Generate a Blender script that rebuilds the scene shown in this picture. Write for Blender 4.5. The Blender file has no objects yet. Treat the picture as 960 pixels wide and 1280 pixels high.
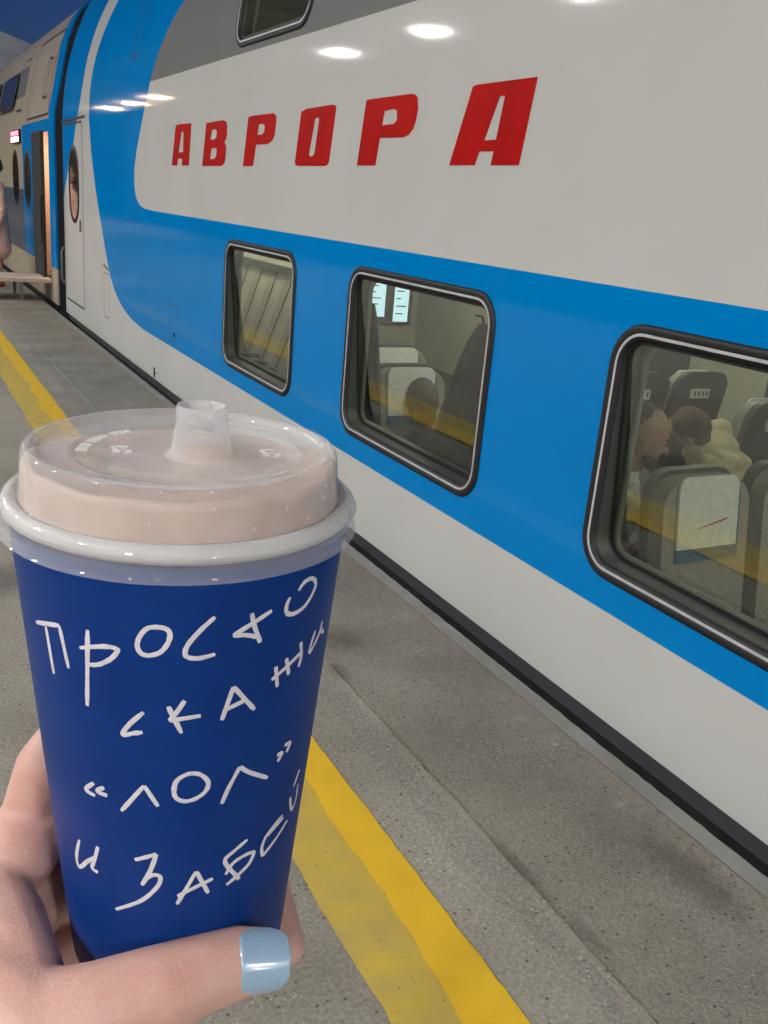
import bpy, bmesh, math, random
from mathutils import Vector, Matrix, noise as mnoise
from mathutils.geometry import tessellate_polygon
random.seed(7)
SC = bpy.context.scene
COL = SC.collection

# ------------------------------------------------------------------ camera
# world: Y runs along the train (away from the camera), X towards the train, Z up, platform top at z = 0
FPX, CAMZ = 1150.0, 1.5
CX = Vector((0.88385538, -0.07329369, 0.46198236))      # world X in image axes (right, down, forward)
CY = Vector((-0.46022384, -0.31283661, 0.83085936))
CZ = Vector((0.08362825, -0.94697481, -0.31023382))
CAM = Vector((0, 0, CAMZ))
right = Vector((CX[0], CY[0], CZ[0])); down = Vector((CX[1], CY[1], CZ[1])); fwd = Vector((CX[2], CY[2], CZ[2]))
cd = bpy.data.cameras.new('camera'); cam = bpy.data.objects.new('camera', cd); COL.objects.link(cam)
cam.matrix_world = Matrix(((right.x, -down.x, -fwd.x, 0), (right.y, -down.y, -fwd.y, 0), (right.z, -down.z, -fwd.z, CAMZ), (0, 0, 0, 1)))
cd.sensor_fit = 'VERTICAL'; cd.sensor_height = 24.0; cd.lens = 24.0 * FPX / 1280.0
cd.clip_start = 0.01; cd.clip_end = 5000
SC.camera = cam

# ------------------------------------------------------------------ dusk sky, exposure
W = bpy.data.worlds.new('World'); SC.world = W; W.use_nodes = True
wn = W.node_tree.nodes; wl = W.node_tree.links
sky = wn.new('ShaderNodeTexSky'); sky.sky_type = 'NISHITA'; sky.sun_disc = False
sky.sun_elevation = math.radians(-4.0); sky.sun_rotation = math.radians(60); sky.altitude = 100; sky.ozone_density = 3.2; sky.dust_density = .3
bg = wn['Background']; bg.inputs['Strength'].default_value = 2.2
tint = wn.new('ShaderNodeMix'); tint.data_type = 'RGBA'; tint.blend_type = 'MULTIPLY'; tint.inputs[0].default_value = 1
tint.inputs[7].default_value = (.41, .74, .90, 1)        # dusk blue over the whole dome
wl.new(sky.outputs[0], tint.inputs[6]); wl.new(tint.outputs[2], bg.inputs[0])
SC.view_settings.view_transform = 'Standard'; SC.view_settings.look = 'None'
SC.view_settings.exposure = 0.03; SC.view_settings.gamma = 1.0
LAMP_W = 520.0          # emission strength of the platform luminaires (row mirrored in the train's shoulder, plus an added fill pair)

def ray(px, py):
    v = Vector(((px - 480) / FPX, (py - 640) / FPX, 1.0))
    return Vector((v.dot(CX), v.dot(CY), v.dot(CZ)))
def pc(px, py, depth):
    return CAM + ray(px, py) * depth
def on_wall(px, py, X):
    r = ray(px, py); return CAM + r * (X / r.x)

# ------------------------------------------------------------------ materials
MATS = {}
def new_mat(name):
    m = bpy.data.materials.new(name); m.use_nodes = True
    MATS[name] = m
    return m, m.node_tree.nodes, m.node_tree.links, m.node_tree.nodes['Principled BSDF']
def srgb(r, g, b):
    f = lambda c: (c / 255 / 12.92) if c / 255 < .04045 else ((c / 255 + .055) / 1.055) ** 2.4
    return (f(r), f(g), f(b), 1)
def noise_mix(n, l, c1, c2, scale, detail=4, lo=.35, hi=.65, coord=None):
    tc = n.new('ShaderNodeTexCoord'); nz = n.new('ShaderNodeTexNoise'); nz.inputs['Scale'].default_value = scale
    nz.inputs['Detail'].default_value = detail
    l.new(tc.outputs['Object'], nz.inputs['Vector'])
    mr = n.new('ShaderNodeMapRange'); mr.inputs[1].default_value = lo; mr.inputs[2].default_value = hi
    l.new(nz.outputs['Fac'], mr.inputs[0])
    mx = n.new('ShaderNodeMix'); mx.data_type = 'RGBA'
    l.new(mr.outputs[0], mx.inputs[0])
    for i, c in ((6, c1), (7, c2)):
        if hasattr(c, 'is_linked'): l.new(c, mx.inputs[i])
        else: mx.inputs[i].default_value = c
    return mx.outputs[2], nz
def add_bump(n, l, b, scale, strength, dist, detail=4):
    tc = n.new('ShaderNodeTexCoord'); nz = n.new('ShaderNodeTexNoise'); nz.inputs['Scale'].default_value = scale; nz.inputs['Detail'].default_value = detail
    l.new(tc.outputs['Object'], nz.inputs['Vector'])
    bp = n.new('ShaderNodeBump'); bp.inputs['Strength'].default_value = strength; bp.inputs['Distance'].default_value = dist
    l.new(nz.outputs['Fac'], bp.inputs['Height']); l.new(bp.outputs[0], b.inputs['Normal'])
def simple(name, c, rough=.5, c2=None, nscale=20, metal=0, bump=None, coat=0, spec=.5):
    m, n, l, b = new_mat(name)
    b.inputs['Base Color'].default_value = c
    b.inputs['Roughness'].default_value = rough; b.inputs['Metallic'].default_value = metal
    b.inputs['Coat Weight'].default_value = coat; b.inputs['Coat Roughness'].default_value = .06
    b.inputs['Specular IOR Level'].default_value = spec
    c2 = c2 or tuple(v * .85 for v in c[:3]) + (1,)
    o, _ = noise_mix(n, l, c, c2, nscale); l.new(o, b.inputs['Base Color'])
    if bump: add_bump(n, l, b, *bump)
    return m
def emit(name, c, s):
    m, n, l, b = new_mat(name)
    b.inputs['Base Color'].default_value = (.8, .8, .8, 1)
    b.inputs['Emission Color'].default_value = c; b.inputs['Emission Strength'].default_value = s
    return m
WHITE = (.575, .572, .552, 1); BLUE = (.0, .225, .62, 1); GREY = (.215, .215, .215, 1); RED = (.46, .002, .0005, 1)
simple('rubber', (.012, .012, .014, 1), .55, nscale=60)
simple('trim_silver', (.55, .55, .58, 1), .35, nscale=30)
simple('seam', (.03, .03, .032, 1), .8)
simple('red_vinyl', RED, .5, nscale=6, spec=.06)
simple('lining', (.42, .41, .34, 1), .55, nscale=3)
simple('lining_dark', (.055, .06, .055, 1), .5)
simple('frame_grey', (.30, .32, .29, 1), .5)
simple('carpet', (.035, .035, .037, 1), .95, nscale=80)
simple('under', (.012, .012, .014, 1), .8, (.022, .02, .02, 1), 12, spec=.2)
simple('sole_grey', (.05, .053, .06, 1), .6)
simple('seat_shell', (.03, .042, .042, 1), .45, nscale=30)
simple('seat_cloth', (.31, .29, .265, 1), .9, (.24, .225, .21, 1), 60)
simple('seat_blue', (.02, .12, .22, 1), .9, nscale=60)
simple('linen', (.76, .80, .79, 1), .9, nscale=40, bump=(60, .3, .002))
simple('label', (.7, .7, .7, 1), .5)
simple('ink', (.03, .03, .04, 1), .6)
simple('coat_dark', (.02, .022, .024, 1), .9, (.035, .037, .038, 1), 25, bump=(18, .6, .02))
simple('hair', (.035, .024, .018, 1), .6, (.07, .05, .035, 1), 90, bump=(120, .8, .004))
simple('hair_brown', (.09, .055, .025, 1), .6, (.05, .03, .012, 1), 60, bump=(90, .8, .004))
simple('shirt', (.78, .78, .74, 1), .85, nscale=15, bump=(25, .5, .01))
simple('jacket_cream', (.62, .57, .40, 1), .85, (.5, .45, .3, 1), 12, bump=(14, .7, .02))
simple('coat_salmon', (.88, .50, .38, 1), .85, nscale=12, bump=(12, .5, .02))
simple('trouser', (.03, .03, .04, 1), .85)
simple('red_shoe', (.4, .03, .02, 1), .4)
simple('bellows', (.014, .015, .022, 1), .9, nscale=30, spec=.1)
simple('steel', (.25, .25, .25, 1), .4, metal=.8)
simple('canopy', (.36, .36, .37, 1), .7, nscale=2)
simple('canopy_steel', (.12, .14, .17, 1), .5, nscale=4)
simple('ramp_paint', (.62, .52, .42, 1), .6, (.5, .42, .33, 1), 9)
simple('door_blue', (.012, .13, .42, 1), .3, coat=.5)
simple('gravel', (.06, .055, .05, 1), .95, (.11, .1, .09, 1), 20, bump=(30, 1, .05))
simple('rail_steel', (.13, .1, .08, 1), .45, metal=.7)
emit('screen_glow', (.55, .85, 1, 1), 1.25)
emit('display_glow', (1, .75, .8, 1), 5)
emit('display_red', (1, .05, .12, 1), 4)
emit('cabin_light', (1, .94, .78, 1), 17)
emit('vestibule_light', (1, .72, .5, 1), 45)
emit('lamp_glow', (1, .985, .955, 1), LAMP_W)
emit('lamp_glow_warm', (1, .74, .45, 1), LAMP_W * .8)
emit('roof_fill_glow', (.9, .95, 1, 1), 1500)
simple('jamb', (.8, .62, .5, 1), .6)

def glass_mat():
    m, n, l, b = new_mat('tinted_glass')
    n.remove(b); out = n['Material Output']
    tr = n.new('ShaderNodeBsdfTransparent'); tr.inputs[0].default_value = (.70, .77, .69, 1)
    gl = n.new('ShaderNodeBsdfGlossy'); gl.inputs['Roughness'].default_value = .012; gl.inputs[0].default_value = (.95, 1, .97, 1)
    fr = n.new('ShaderNodeFresnel'); fr.inputs[0].default_value = 2.35
    mx = n.new('ShaderNodeMixShader'); l.new(fr.outputs[0], mx.inputs[0]); l.new(tr.outputs[0], mx.inputs[1]); l.new(gl.outputs[0], mx.inputs[2])
    l.new(mx.outputs[0], out.inputs[0])
glass_mat()

def lid_mat(name, milky, tint):
    m, n, l, b = new_mat(name)
    out = n['Material Output']
    b.inputs['Base Color'].default_value = tint; b.inputs['Roughness'].default_value = .06
    b.inputs['Specular IOR Level'].default_value = .9
    b.inputs['Subsurface Weight'].default_value = 0
    add_bump(n, l, b, 90, .05, .002)
    tr = n.new('ShaderNodeBsdfTransparent'); tr.inputs[0].default_value = (.96, .96, .96, 1)
    lw = n.new('ShaderNodeLayerWeight'); lw.inputs[0].default_value = .25
    mr = n.new('ShaderNodeMapRange'); mr.inputs[3].default_value = milky; mr.inputs[4].default_value = min(1, milky + .42)
    l.new(lw.outputs['Facing'], mr.inputs[0])
    mx = n.new('ShaderNodeMixShader'); l.new(mr.outputs[0], mx.inputs[0]); l.new(tr.outputs[0], mx.inputs[1]); l.new(b.outputs[0], mx.inputs[2])
    l.new(mx.outputs[0], out.inputs[0])
lid_mat('lid_plastic', .19, (.80, .79, .80, 1))
lid_mat('lid_spout', .27, (.82, .81, .82, 1))
lid_mat('lid_mark', .45, (.9, .88, .87, 1))

def cup_mats():
    m, n, l, b = new_mat('cup_blue')
    o, _ = noise_mix(n, l, (.0006, .031, .19, 1), (.001, .036, .21, 1), 60)
    l.new(o, b.inputs['Base Color']); b.inputs['Roughness'].default_value = .45; b.inputs['Specular IOR Level'].default_value = .18
    add_bump(n, l, b, 140, .12, .0015)
    simple('cup_white', (.62, .61, .60, 1), .45, nscale=30)
    simple('marker_white', (.74, .71, .74, 1), .6, (.64, .62, .65, 1), 500)
    m, n, l, b = new_mat('foam')
    o, _ = noise_mix(n, l, (.66, .505, .42, 1), (.55, .395, .315, 1), 75, 6, .45, .72)
    l.new(o, b.inputs['Base Color']); b.inputs['Roughness'].default_value = .5
    b.inputs['Subsurface Weight'].default_value = .2; b.inputs['Subsurface Radius'].default_value = (.004, .003, .002)
    m, n, l, b = new_mat('skin')
    o1, _ = noise_mix(n, l, (.64, .385, .32, 1), (.61, .335, .275, 1), 38, 3, .35, .7)
    o, _ = noise_mix(n, l, o1, (.66, .42, .35, 1), 300, 3, .5, .8)
    l.new(o, b.inputs['Base Color']); b.inputs['Roughness'].default_value = .5
    b.inputs['Subsurface Weight'].default_value = .25; b.inputs['Subsurface Radius'].default_value = (.008, .003, .0015); b.inputs['Subsurface Scale'].default_value = .5
    tc = n.new('ShaderNodeTexCoord'); vo = n.new('ShaderNodeTexVoronoi'); vo.inputs['Scale'].default_value = 900
    l.new(tc.outputs['Object'], vo.inputs['Vector'])
    nz = n.new('ShaderNodeTexNoise'); nz.inputs['Scale'].default_value = 160; nz.inputs['Detail'].default_value = 5
    l.new(tc.outputs['Object'], nz.inputs['Vector'])
    b1 = n.new('ShaderNodeBump'); b1.inputs['Strength'].default_value = .18; b1.inputs['Distance'].default_value = .0006; l.new(vo.outputs['Distance'], b1.inputs['Height'])
    b2 = n.new('ShaderNodeBump'); b2.inputs['Strength'].default_value = .15; b2.inputs['Distance'].default_value = .001; l.new(nz.outputs['Fac'], b2.inputs['Height'])
    l.new(b1.outputs[0], b2.inputs['Normal'])
    prev = b2.outputs[0]; colr = o
    for (kx, ky, kd, ax_, per, rad, st) in ((228, 1222, .236, (1, -.28), .0030, .011, .17), (24, 1062, .275, (.5, -.8), .0030, .010, .15)):
        K = pc(kx, ky, kd); D = (pc(kx + ax_[0] * 50, ky + ax_[1] * 50, kd) - K).normalized()
        ge = n.new('ShaderNodeNewGeometry')
        sub = n.new('ShaderNodeVectorMath'); sub.operation = 'SUBTRACT'; sub.inputs[1].default_value = K; l.new(ge.outputs['Position'], sub.inputs[0])
        dt = n.new('ShaderNodeVectorMath'); dt.operation = 'DOT_PRODUCT'; dt.inputs[1].default_value = D; l.new(sub.outputs[0], dt.inputs[0])
        ln = n.new('ShaderNodeVectorMath'); ln.operation = 'LENGTH'; l.new(sub.outputs[0], ln.inputs[0])
        mk = n.new('ShaderNodeMapRange'); mk.interpolation_type = 'SMOOTHSTEP'; mk.inputs[1].default_value = rad * .3; mk.inputs[2].default_value = rad; mk.inputs[3].default_value = 1; mk.inputs[4].default_value = 0; l.new(ln.outputs['Value'], mk.inputs[0])
        wz = n.new('ShaderNodeTexNoise'); wz.inputs['Scale'].default_value = 220; wz.inputs['Detail'].default_value = 3; l.new(ge.outputs['Position'], wz.inputs['Vector'])
        m1 = n.new('ShaderNodeMath'); m1.operation = 'MULTIPLY'; m1.inputs[1].default_value = 2 * math.pi / per; l.new(dt.outputs['Value'], m1.inputs[0])
        m2 = n.new('ShaderNodeMath'); m2.operation = 'MULTIPLY_ADD'; m2.inputs[1].default_value = 16.0; l.new(wz.outputs['Fac'], m2.inputs[0]); l.new(m1.outputs[0], m2.inputs[2])
        sn = n.new('ShaderNodeMath'); sn.operation = 'SINE'; l.new(m2.outputs[0], sn.inputs[0])
        pw = n.new('ShaderNodeMath'); pw.operation = 'POWER'; ab = n.new('ShaderNodeMath'); ab.operation = 'ABSOLUTE'; l.new(sn.outputs[0], ab.inputs[0]); l.new(ab.outputs[0], pw.inputs[0]); pw.inputs[1].default_value = .35
        hm_ = n.new('ShaderNodeMath'); hm_.operation = 'MULTIPLY'; l.new(pw.outputs[0], hm_.inputs[0]); l.new(mk.outputs[0], hm_.inputs[1])
        bb = n.new('ShaderNodeBump'); bb.inputs['Strength'].default_value = st; bb.inputs['Distance'].default_value = .0007; l.new(hm_.outputs[0], bb.inputs['Height']); l.new(prev, bb.inputs['Normal']); prev = bb.outputs[0]
        pk = n.new('ShaderNodeMix'); pk.data_type = 'RGBA'; mf = n.new('ShaderNodeMath'); mf.operation = 'MULTIPLY'; mf.inputs[1].default_value = .4; l.new(mk.outputs[0], mf.inputs[0]); l.new(mf.outputs[0], pk.inputs[0]); l.new(colr, pk.inputs[6]); pk.inputs[7].default_value = (.58, .29, .24, 1); colr = pk.outputs[2]
    l.new(colr, b.inputs['Base Color']); l.new(prev, b.inputs['Normal'])
    simple('face_skin', (.46, .29, .21, 1), .55, (.38, .22, .16, 1), 20)
    m, n, l, b = new_mat('nail_polish')
    o, _ = noise_mix(n, l, (.285, .415, .545, 1), (.265, .39, .52, 1), 900)
    l.new(o, b.inputs['Base Color']); b.inputs['Roughness'].default_value = .25; b.inputs['Coat Weight'].default_value = .6; b.inputs['Coat Roughness'].default_value = .12
    simple('nail_bare', (.62, .42, .38, 1), .3, nscale=200)
cup_mats()

# train paint: livery is flat print on the shell, laid out by metres along (y) and up (z) the side
def paint_mat(name, build):
    m, n, l, b = new_mat(name)
    tc = n.new('ShaderNodeTexCoord'); sx = n.new('ShaderNodeSeparateXYZ'); l.new(tc.outputs['Object'], sx.inputs[0])
    y, z = sx.outputs['Y'], sx.outputs['Z']
    def math_(op, a, c):
        k = n.new('ShaderNodeMath'); k.operation = op
        for i, v in enumerate((a, c)):
            if isinstance(v, (int, float)): k.inputs[i].default_value = v
            else: l.new(v, k.inputs[i])
        return k.outputs[0]
    def curve(v, pts, zr=(0, 3.6), yr=(5, 13)):
        mr = n.new('ShaderNodeMapRange'); mr.inputs[1].default_value = zr[0]; mr.inputs[2].default_value = zr[1]
        l.new(v, mr.inputs[0])
        fc = n.new('ShaderNodeFloatCurve'); cm = fc.mapping; c = cm.curves[0]
        pts = sorted(((p[1] - zr[0]) / (zr[1] - zr[0]), (p[0] - yr[0]) / (yr[1] - yr[0])) for p in pts)
        c.points[0].location = pts[0]; c.points[1].location = pts[-1]
        for p in pts[1:-1]: c.points.new(*p)
        for p in c.points: p.handle_type = 'AUTO_CLAMPED'
        cm.update()
        l.new(mr.outputs[0], fc.inputs['Value'])
        m2 = n.new('ShaderNodeMapRange'); m2.inputs[3].default_value = yr[0]; m2.inputs[4].default_value = yr[1]; l.new(fc.outputs[0], m2.inputs[0])
        return m2.outputs[0]
    def mix(fac, a, c):
        k = n.new('ShaderNodeMix'); k.data_type = 'RGBA'; l.new(fac, k.inputs[0])
        for i, v in ((6, a), (7, c)):
            if isinstance(v, tuple): k.inputs[i].default_value = v
            else: l.new(v, k.inputs[i])
        return k.outputs[2]
    col = build(y, z, math_, curve, mix)
    # faint dust
    nz = n.new('ShaderNodeTexNoise'); nz.inputs['Scale'].default_value = 1.7; nz.inputs['Detail'].default_value = 6; l.new(tc.outputs['Object'], nz.inputs['Vector'])
    mr = n.new('ShaderNodeMapRange'); mr.inputs[1].default_value = .3; mr.inputs[2].default_value = .75; mr.inputs[3].default_value = 1.0; mr.inputs[4].default_value = .93
    l.new(nz.outputs['Fac'], mr.inputs[0])
    mu = n.new('ShaderNodeMix'); mu.data_type = 'RGBA'; mu.blend_type = 'MULTIPLY'; mu.inputs[0].default_value = 1
    l.new(col, mu.inputs[6]); l.new(mr.outputs[0], mu.inputs[7]); l.new(mu.outputs[2], b.inputs['Base Color'])
    b.inputs['Roughness'].default_value = .5; b.inputs['Specular IOR Level'].default_value = .0; b.inputs['Coat Weight'].default_value = .42; b.inputs['Coat IOR'].default_value = 1.4; b.inputs['Coat Roughness'].default_value = .06
    bp = n.new('ShaderNodeBump'); bp.inputs['Strength'].default_value = .035; bp.inputs['Distance'].default_value = .03
    n2 = n.new('ShaderNodeTexNoise'); n2.inputs['Scale'].default_value = 2.2; n2.inputs['Detail'].default_value = 2; l.new(tc.outputs['Object'], n2.inputs['Vector'])
    l.new(n2.outputs['Fac'], bp.inputs['Height']); l.new(bp.outputs[0], b.inputs['Coat Normal'])
def livery_main(y, z, M, curve, mix):
    B = curve(z, [(6.6, 3.6), (6.75, 3.1), (7.05, 2.88), (7.375, 2.74), (7.63, 2.578), (7.87, 2.345), (7.99, 2.175), (8.157, 1.974), (8.323, 1.76), (8.381, 1.601), (8.34, 1.46), (8.26, 1.40), (8.12, 1.36), (7.9, 1.345), (7.3, 1.34), (7.3, 0)])
    SL = curve(z, [(10.2, 3.6), (10.486, 3.264), (10.649, 3.053), (10.73, 2.791), (10.785, 2.525), (10.89, 2.297), (11.056, 2.105), (11.276, 1.867), (11.612, 1.616), (11.93, 1.347), (12.6, .9), (12.9, 0)])
    SR = curve(z, [(9.5, 3.6), (9.911, 3.18), (10.109, 2.987), (10.264, 2.746), (10.346, 2.493), (10.36, 2.271), (10.31, 2.042), (10.243, 1.814), (10.099, 1.548), (9.916, 1.286), (9.733, 1.066), (9.554, .849), (9.377, .675), (9.097, .517), (8.633, .40), (8.2, .362), (8.0, .35), (5.1, .33), (5.1, 0)])
    main = M('LESS_THAN', y, B)
    c = mix(M('GREATER_THAN', z, 1.343), BLUE, WHITE)
    c = mix(M('GREATER_THAN', z, 2.305), c, GREY)
    c = mix(M('GREATER_THAN', z, 3.2), c, WHITE)
    c = mix(main, BLUE, c)
    sw = M('MULTIPLY', M('GREATER_THAN', y, SR), M('LESS_THAN', y, SL))
    c = mix(sw, c, WHITE)
    c = mix(M('LESS_THAN', z, .352), c, WHITE)
    return c
paint_mat('train_paint', livery_main)
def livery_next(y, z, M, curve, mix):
    WARM = (.47, .40, .31, 1)  # pale paint with the warm lamp light mixed into its colour
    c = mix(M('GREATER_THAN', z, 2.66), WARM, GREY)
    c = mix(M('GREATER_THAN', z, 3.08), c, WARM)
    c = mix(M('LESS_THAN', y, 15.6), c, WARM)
    lim = mix(M('GREATER_THAN', z, 2.24), (13.1, 13.1, 13.1, 1), (12.95, 12.95, 12.95, 1))
    c = mix(M('LESS_THAN', y, 12.98), c, BLUE)
    low = M('LESS_THAN', z, 2.24)
    c = mix(M('MULTIPLY', low, M('LESS_THAN', y, 15.45)), c, BLUE)
    g = M('MULTIPLY', M('LESS_THAN', z, 1.35), M('GREATER_THAN', y, 15.45))
    c = mix(g, c, (.10, .12, .16, 1))
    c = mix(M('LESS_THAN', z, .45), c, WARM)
    return c
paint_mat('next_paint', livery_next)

def ground_mats():
    # rough edge slab: exposed aggregate
    def agg(name, base, dark, light, s1, speck, bump):
        m, n, l, b = new_mat(name)
        tc = n.new('ShaderNodeTexCoord')
        o, _ = noise_mix(n, l, base, dark, 2.3, 8, .35, .7)
        nz = n.new('ShaderNodeTexNoise'); nz.inputs['Scale'].default_value = s1; nz.inputs['Detail'].default_value = 6; l.new(tc.outputs['Object'], nz.inputs['Vector'])
        mr = n.new('ShaderNodeMapRange'); mr.inputs[1].default_value = .3; mr.inputs[2].default_value = .7; mr.inputs[3].default_value = .72; mr.inputs[4].default_value = 1.22; l.new(nz.outputs['Fac'], mr.inputs[0])
        mu = n.new('ShaderNodeMix'); mu.data_type = 'RGBA'; mu.blend_type = 'MULTIPLY'; mu.inputs[0].default_value = 1; l.new(o, mu.inputs[6]); l.new(mr.outputs[0], mu.inputs[7])
        # pale chips
        vo = n.new('ShaderNodeTexVoronoi'); vo.inputs['Scale'].default_value = 75; l.new(tc.outputs['Object'], vo.inputs['Vector'])
        n3 = n.new('ShaderNodeTexNoise'); n3.inputs['Scale'].default_value = 3; n3.inputs['Detail'].default_value = 3; l.new(tc.outputs['Object'], n3.inputs['Vector'])
        r3 = n.new('ShaderNodeMapRange'); r3.inputs[1].default_value = .42; r3.inputs[2].default_value = .68; r3.inputs[3].default_value = speck * .45; r3.inputs[4].default_value = speck * 1.5; l.new(n3.outputs['Fac'], r3.inputs[0])
        lt = n.new('ShaderNodeMath'); lt.operation = 'LESS_THAN'; l.new(vo.outputs['Distance'], lt.inputs[0]); l.new(r3.outputs[0], lt.inputs[1])
        mx = n.new('ShaderNodeMix'); mx.data_type = 'RGBA'; l.new(lt.outputs[0], mx.inputs[0]); l.new(mu.outputs[2], mx.inputs[6]); mx.inputs[7].default_value = light
        # dark spots
        v2 = n.new('ShaderNodeTexVoronoi'); v2.inputs['Scale'].default_value = 33; l.new(tc.outputs['Object'], v2.inputs['Vector'])
        l2 = n.new('ShaderNodeMath'); l2.operation = 'LESS_THAN'; l.new(v2.outputs['Distance'], l2.inputs[0]); l2.inputs[1].default_value = .13
        m2 = n.new('ShaderNodeMix'); m2.data_type = 'RGBA'; l.new(l2.outputs[0], m2.inputs[0]); l.new(mx.outputs[2], m2.inputs[6]); m2.inputs[7].default_value = tuple(v * .45 for v in dark[:3]) + (1,)
        l.new(m2.outputs[2], b.inputs['Base Color']); b.inputs['Roughness'].default_value = .82
        bp = n.new('ShaderNodeBump'); bp.inputs['Strength'].default_value = bump; bp.inputs['Distance'].default_value = .006
        l.new(nz.outputs['Fac'], bp.inputs['Height']); l.new(bp.outputs[0], b.inputs['Normal'])
    agg('edge_slab', (.275, .247, .205, 1), (.185, .164, .135, 1), (.42, .41, .38, 1), 130, .125, 1.0)
    agg('asphalt', (.31, .28, .232, 1), (.205, .184, .15, 1), (.55, .54, .5, 1), 95, .125, .6)
    # worn yellow paint
    def worn(name, c, c2, cover):
        m, n, l, b = new_mat(name); out = n['Material Output']
        o, _ = noise_mix(n, l, c, c2, 9, 8, .3, .7)
        l.new(o, b.inputs['Base Color']); b.inputs['Roughness'].default_value = .7
        tc = n.new('ShaderNodeTexCoord')
        nz = n.new('ShaderNodeTexNoise'); nz.inputs['Scale'].default_value = 60; nz.inputs['Detail'].default_value = 8; nz.inputs['Roughness'].default_value = .7; l.new(tc.outputs['Object'], nz.inputs['Vector'])
        mr = n.new('ShaderNodeMapRange'); mr.inputs[1].default_value = cover - .06; mr.inputs[2].default_value = cover + .06; l.new(nz.outputs['Fac'], mr.inputs[0])
        tr = n.new('ShaderNodeBsdfTransparent'); mx = n.new('ShaderNodeMixShader')
        l.new(mr.outputs[0], mx.inputs[0]); l.new(b.outputs[0], mx.inputs[1]); l.new(tr.outputs[0], mx.inputs[2]); l.new(mx.outputs[0], out.inputs[0])
        bp = n.new('ShaderNodeBump'); bp.inputs['Strength'].default_value = .5; bp.inputs['Distance'].default_value = .003; l.new(nz.outputs['Fac'], bp.inputs['Height']); l.new(bp.outputs[0], b.inputs['Normal'])
    worn('yellow_fresh', (.74, .46, .012, 1), (.66, .39, .012, 1), .74)
    worn('yellow_old', (.56, .39, .05, 1), (.44, .32, .08, 1), .68)
    worn('white_remains', (.34, .33, .31, 1), (.28, .27, .25, 1), .45)
    simple('edge_lip', (.27, .265, .25, 1), .75, (.22, .215, .2, 1), 8, bump=(60, .4, .003))
    simple('joint_dirt', (.075, .066, .056, 1), .95, nscale=40)
ground_mats()

# ------------------------------------------------------------------ mesh helpers
class MB:
    def __init__(s): s.v = []; s.f = []
    def add(s, vs, fs):
        o = len(s.v); s.v += [Vector(p) for p in vs]; s.f += [tuple(i + o for i in q) for q in fs]; return s
    def box(s, a, b):
        x0, y0, z0 = a; x1, y1, z1 = b
        return s.add([(x0, y0, z0), (x1, y0, z0), (x1, y1, z0), (x0, y1, z0), (x0, y0, z1), (x1, y0, z1), (x1, y1, z1), (x0, y1, z1)],
                     [(0, 3, 2, 1), (4, 5, 6, 7), (0, 1, 5, 4), (1, 2, 6, 5), (2, 3, 7, 6), (3, 0, 4, 7)])
    def loops(s, L, closed=True, cap=False):
        n = len(L[0]); vs = [p for lp in L for p in lp]; fs = []
        for k in range(len(L) - 1):
            for i in range(n if closed else n - 1):
                j = (i + 1) % n
                fs.append((k * n + i, k * n + j, (k + 1) * n + j, (k + 1) * n + i))
        if cap: fs += [tuple(range(n - 1, -1, -1)), tuple((len(L) - 1) * n + i for i in range(n))]
        return s.add(vs, fs)
    def tube(s, pts, r, n=8):
        pts = [Vector(p) for p in pts]; L = []; up = Vector((0.13, .21, .97))
        rs = r if isinstance(r, (list, tuple)) else [r] * len(pts)
        for i, p in enumerate(pts):
            t = (pts[min(i + 1, len(pts) - 1)] - pts[max(i - 1, 0)]).normalized()
            a = t.cross(up)
            if a.length < .05: a = t.cross(Vector((1, 0, 0)))
            a.normalize(); b = t.cross(a)
            L.append([p + (a * math.cos(2 * math.pi * k / n) + b * math.sin(2 * math.pi * k / n)) * rs[i] for k in range(n)])
        return s.loops(L, True, True)
    def build(s, name, mat, parent=None, smooth=False, bevel=0, label=None):
        me = bpy.data.meshes.new(name); me.from_pydata([tuple(p) for p in s.v], [], s.f)
        me.materials.append(MATS[mat]); me.update()
        if bevel:
            bm = bmesh.new(); bm.from_mesh(me)
            bmesh.ops.remove_doubles(bm, verts=bm.verts, dist=1e-6)
            bmesh.ops.bevel(bm, geom=bm.edges[:], offset=bevel, segments=2, profile=.6, affect='EDGES')
            bm.to_mesh(me); bm.free()
        if smooth:
            for p in me.polygons: p.use_smooth = True
        o = bpy.data.objects.new(name, me); COL.objects.link(o)
        if parent is not None: attach(o, parent)
        if label: o['label'] = label
        return o
def world_loc(o):
    v = Vector(o.location)
    while o.parent: o = o.parent; v += Vector(o.location)
    return v
def attach(o, parent):
    o.parent = parent; o.location = Vector(o.location) - world_loc(parent)
def empty(name, loc, label=None, cat=None, group=None, parent=None):
    o = bpy.data.objects.new(name, None); o.empty_display_size = .1; COL.objects.link(o); o.location = loc
    if parent is not None: attach(o, parent)
    return tag(o, label, cat, group)
def tag(o, label=None, cat=None, group=None, kind=None):
    for k, v in (('label', label), ('category', cat), ('group', group), ('kind', kind)):
        if v: o[k] = v
    return o
def baked(o, name, mat, parent=None, smooth=True):
    """evaluate modifiers to a plain mesh object"""
    bpy.context.view_layer.update()
    dg = bpy.context.evaluated_depsgraph_get()
    me = bpy.data.meshes.new_from_object(o.evaluated_get(dg)); me.name = name
    bpy.data.objects.remove(o)
    me.materials.clear(); me.materials.append(MATS[mat])
    if smooth:
        for p in me.polygons: p.use_smooth = True
    q = bpy.data.objects.new(name, me); COL.objects.link(q)
    if parent is not None: attach(q, parent)
    return q
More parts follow.
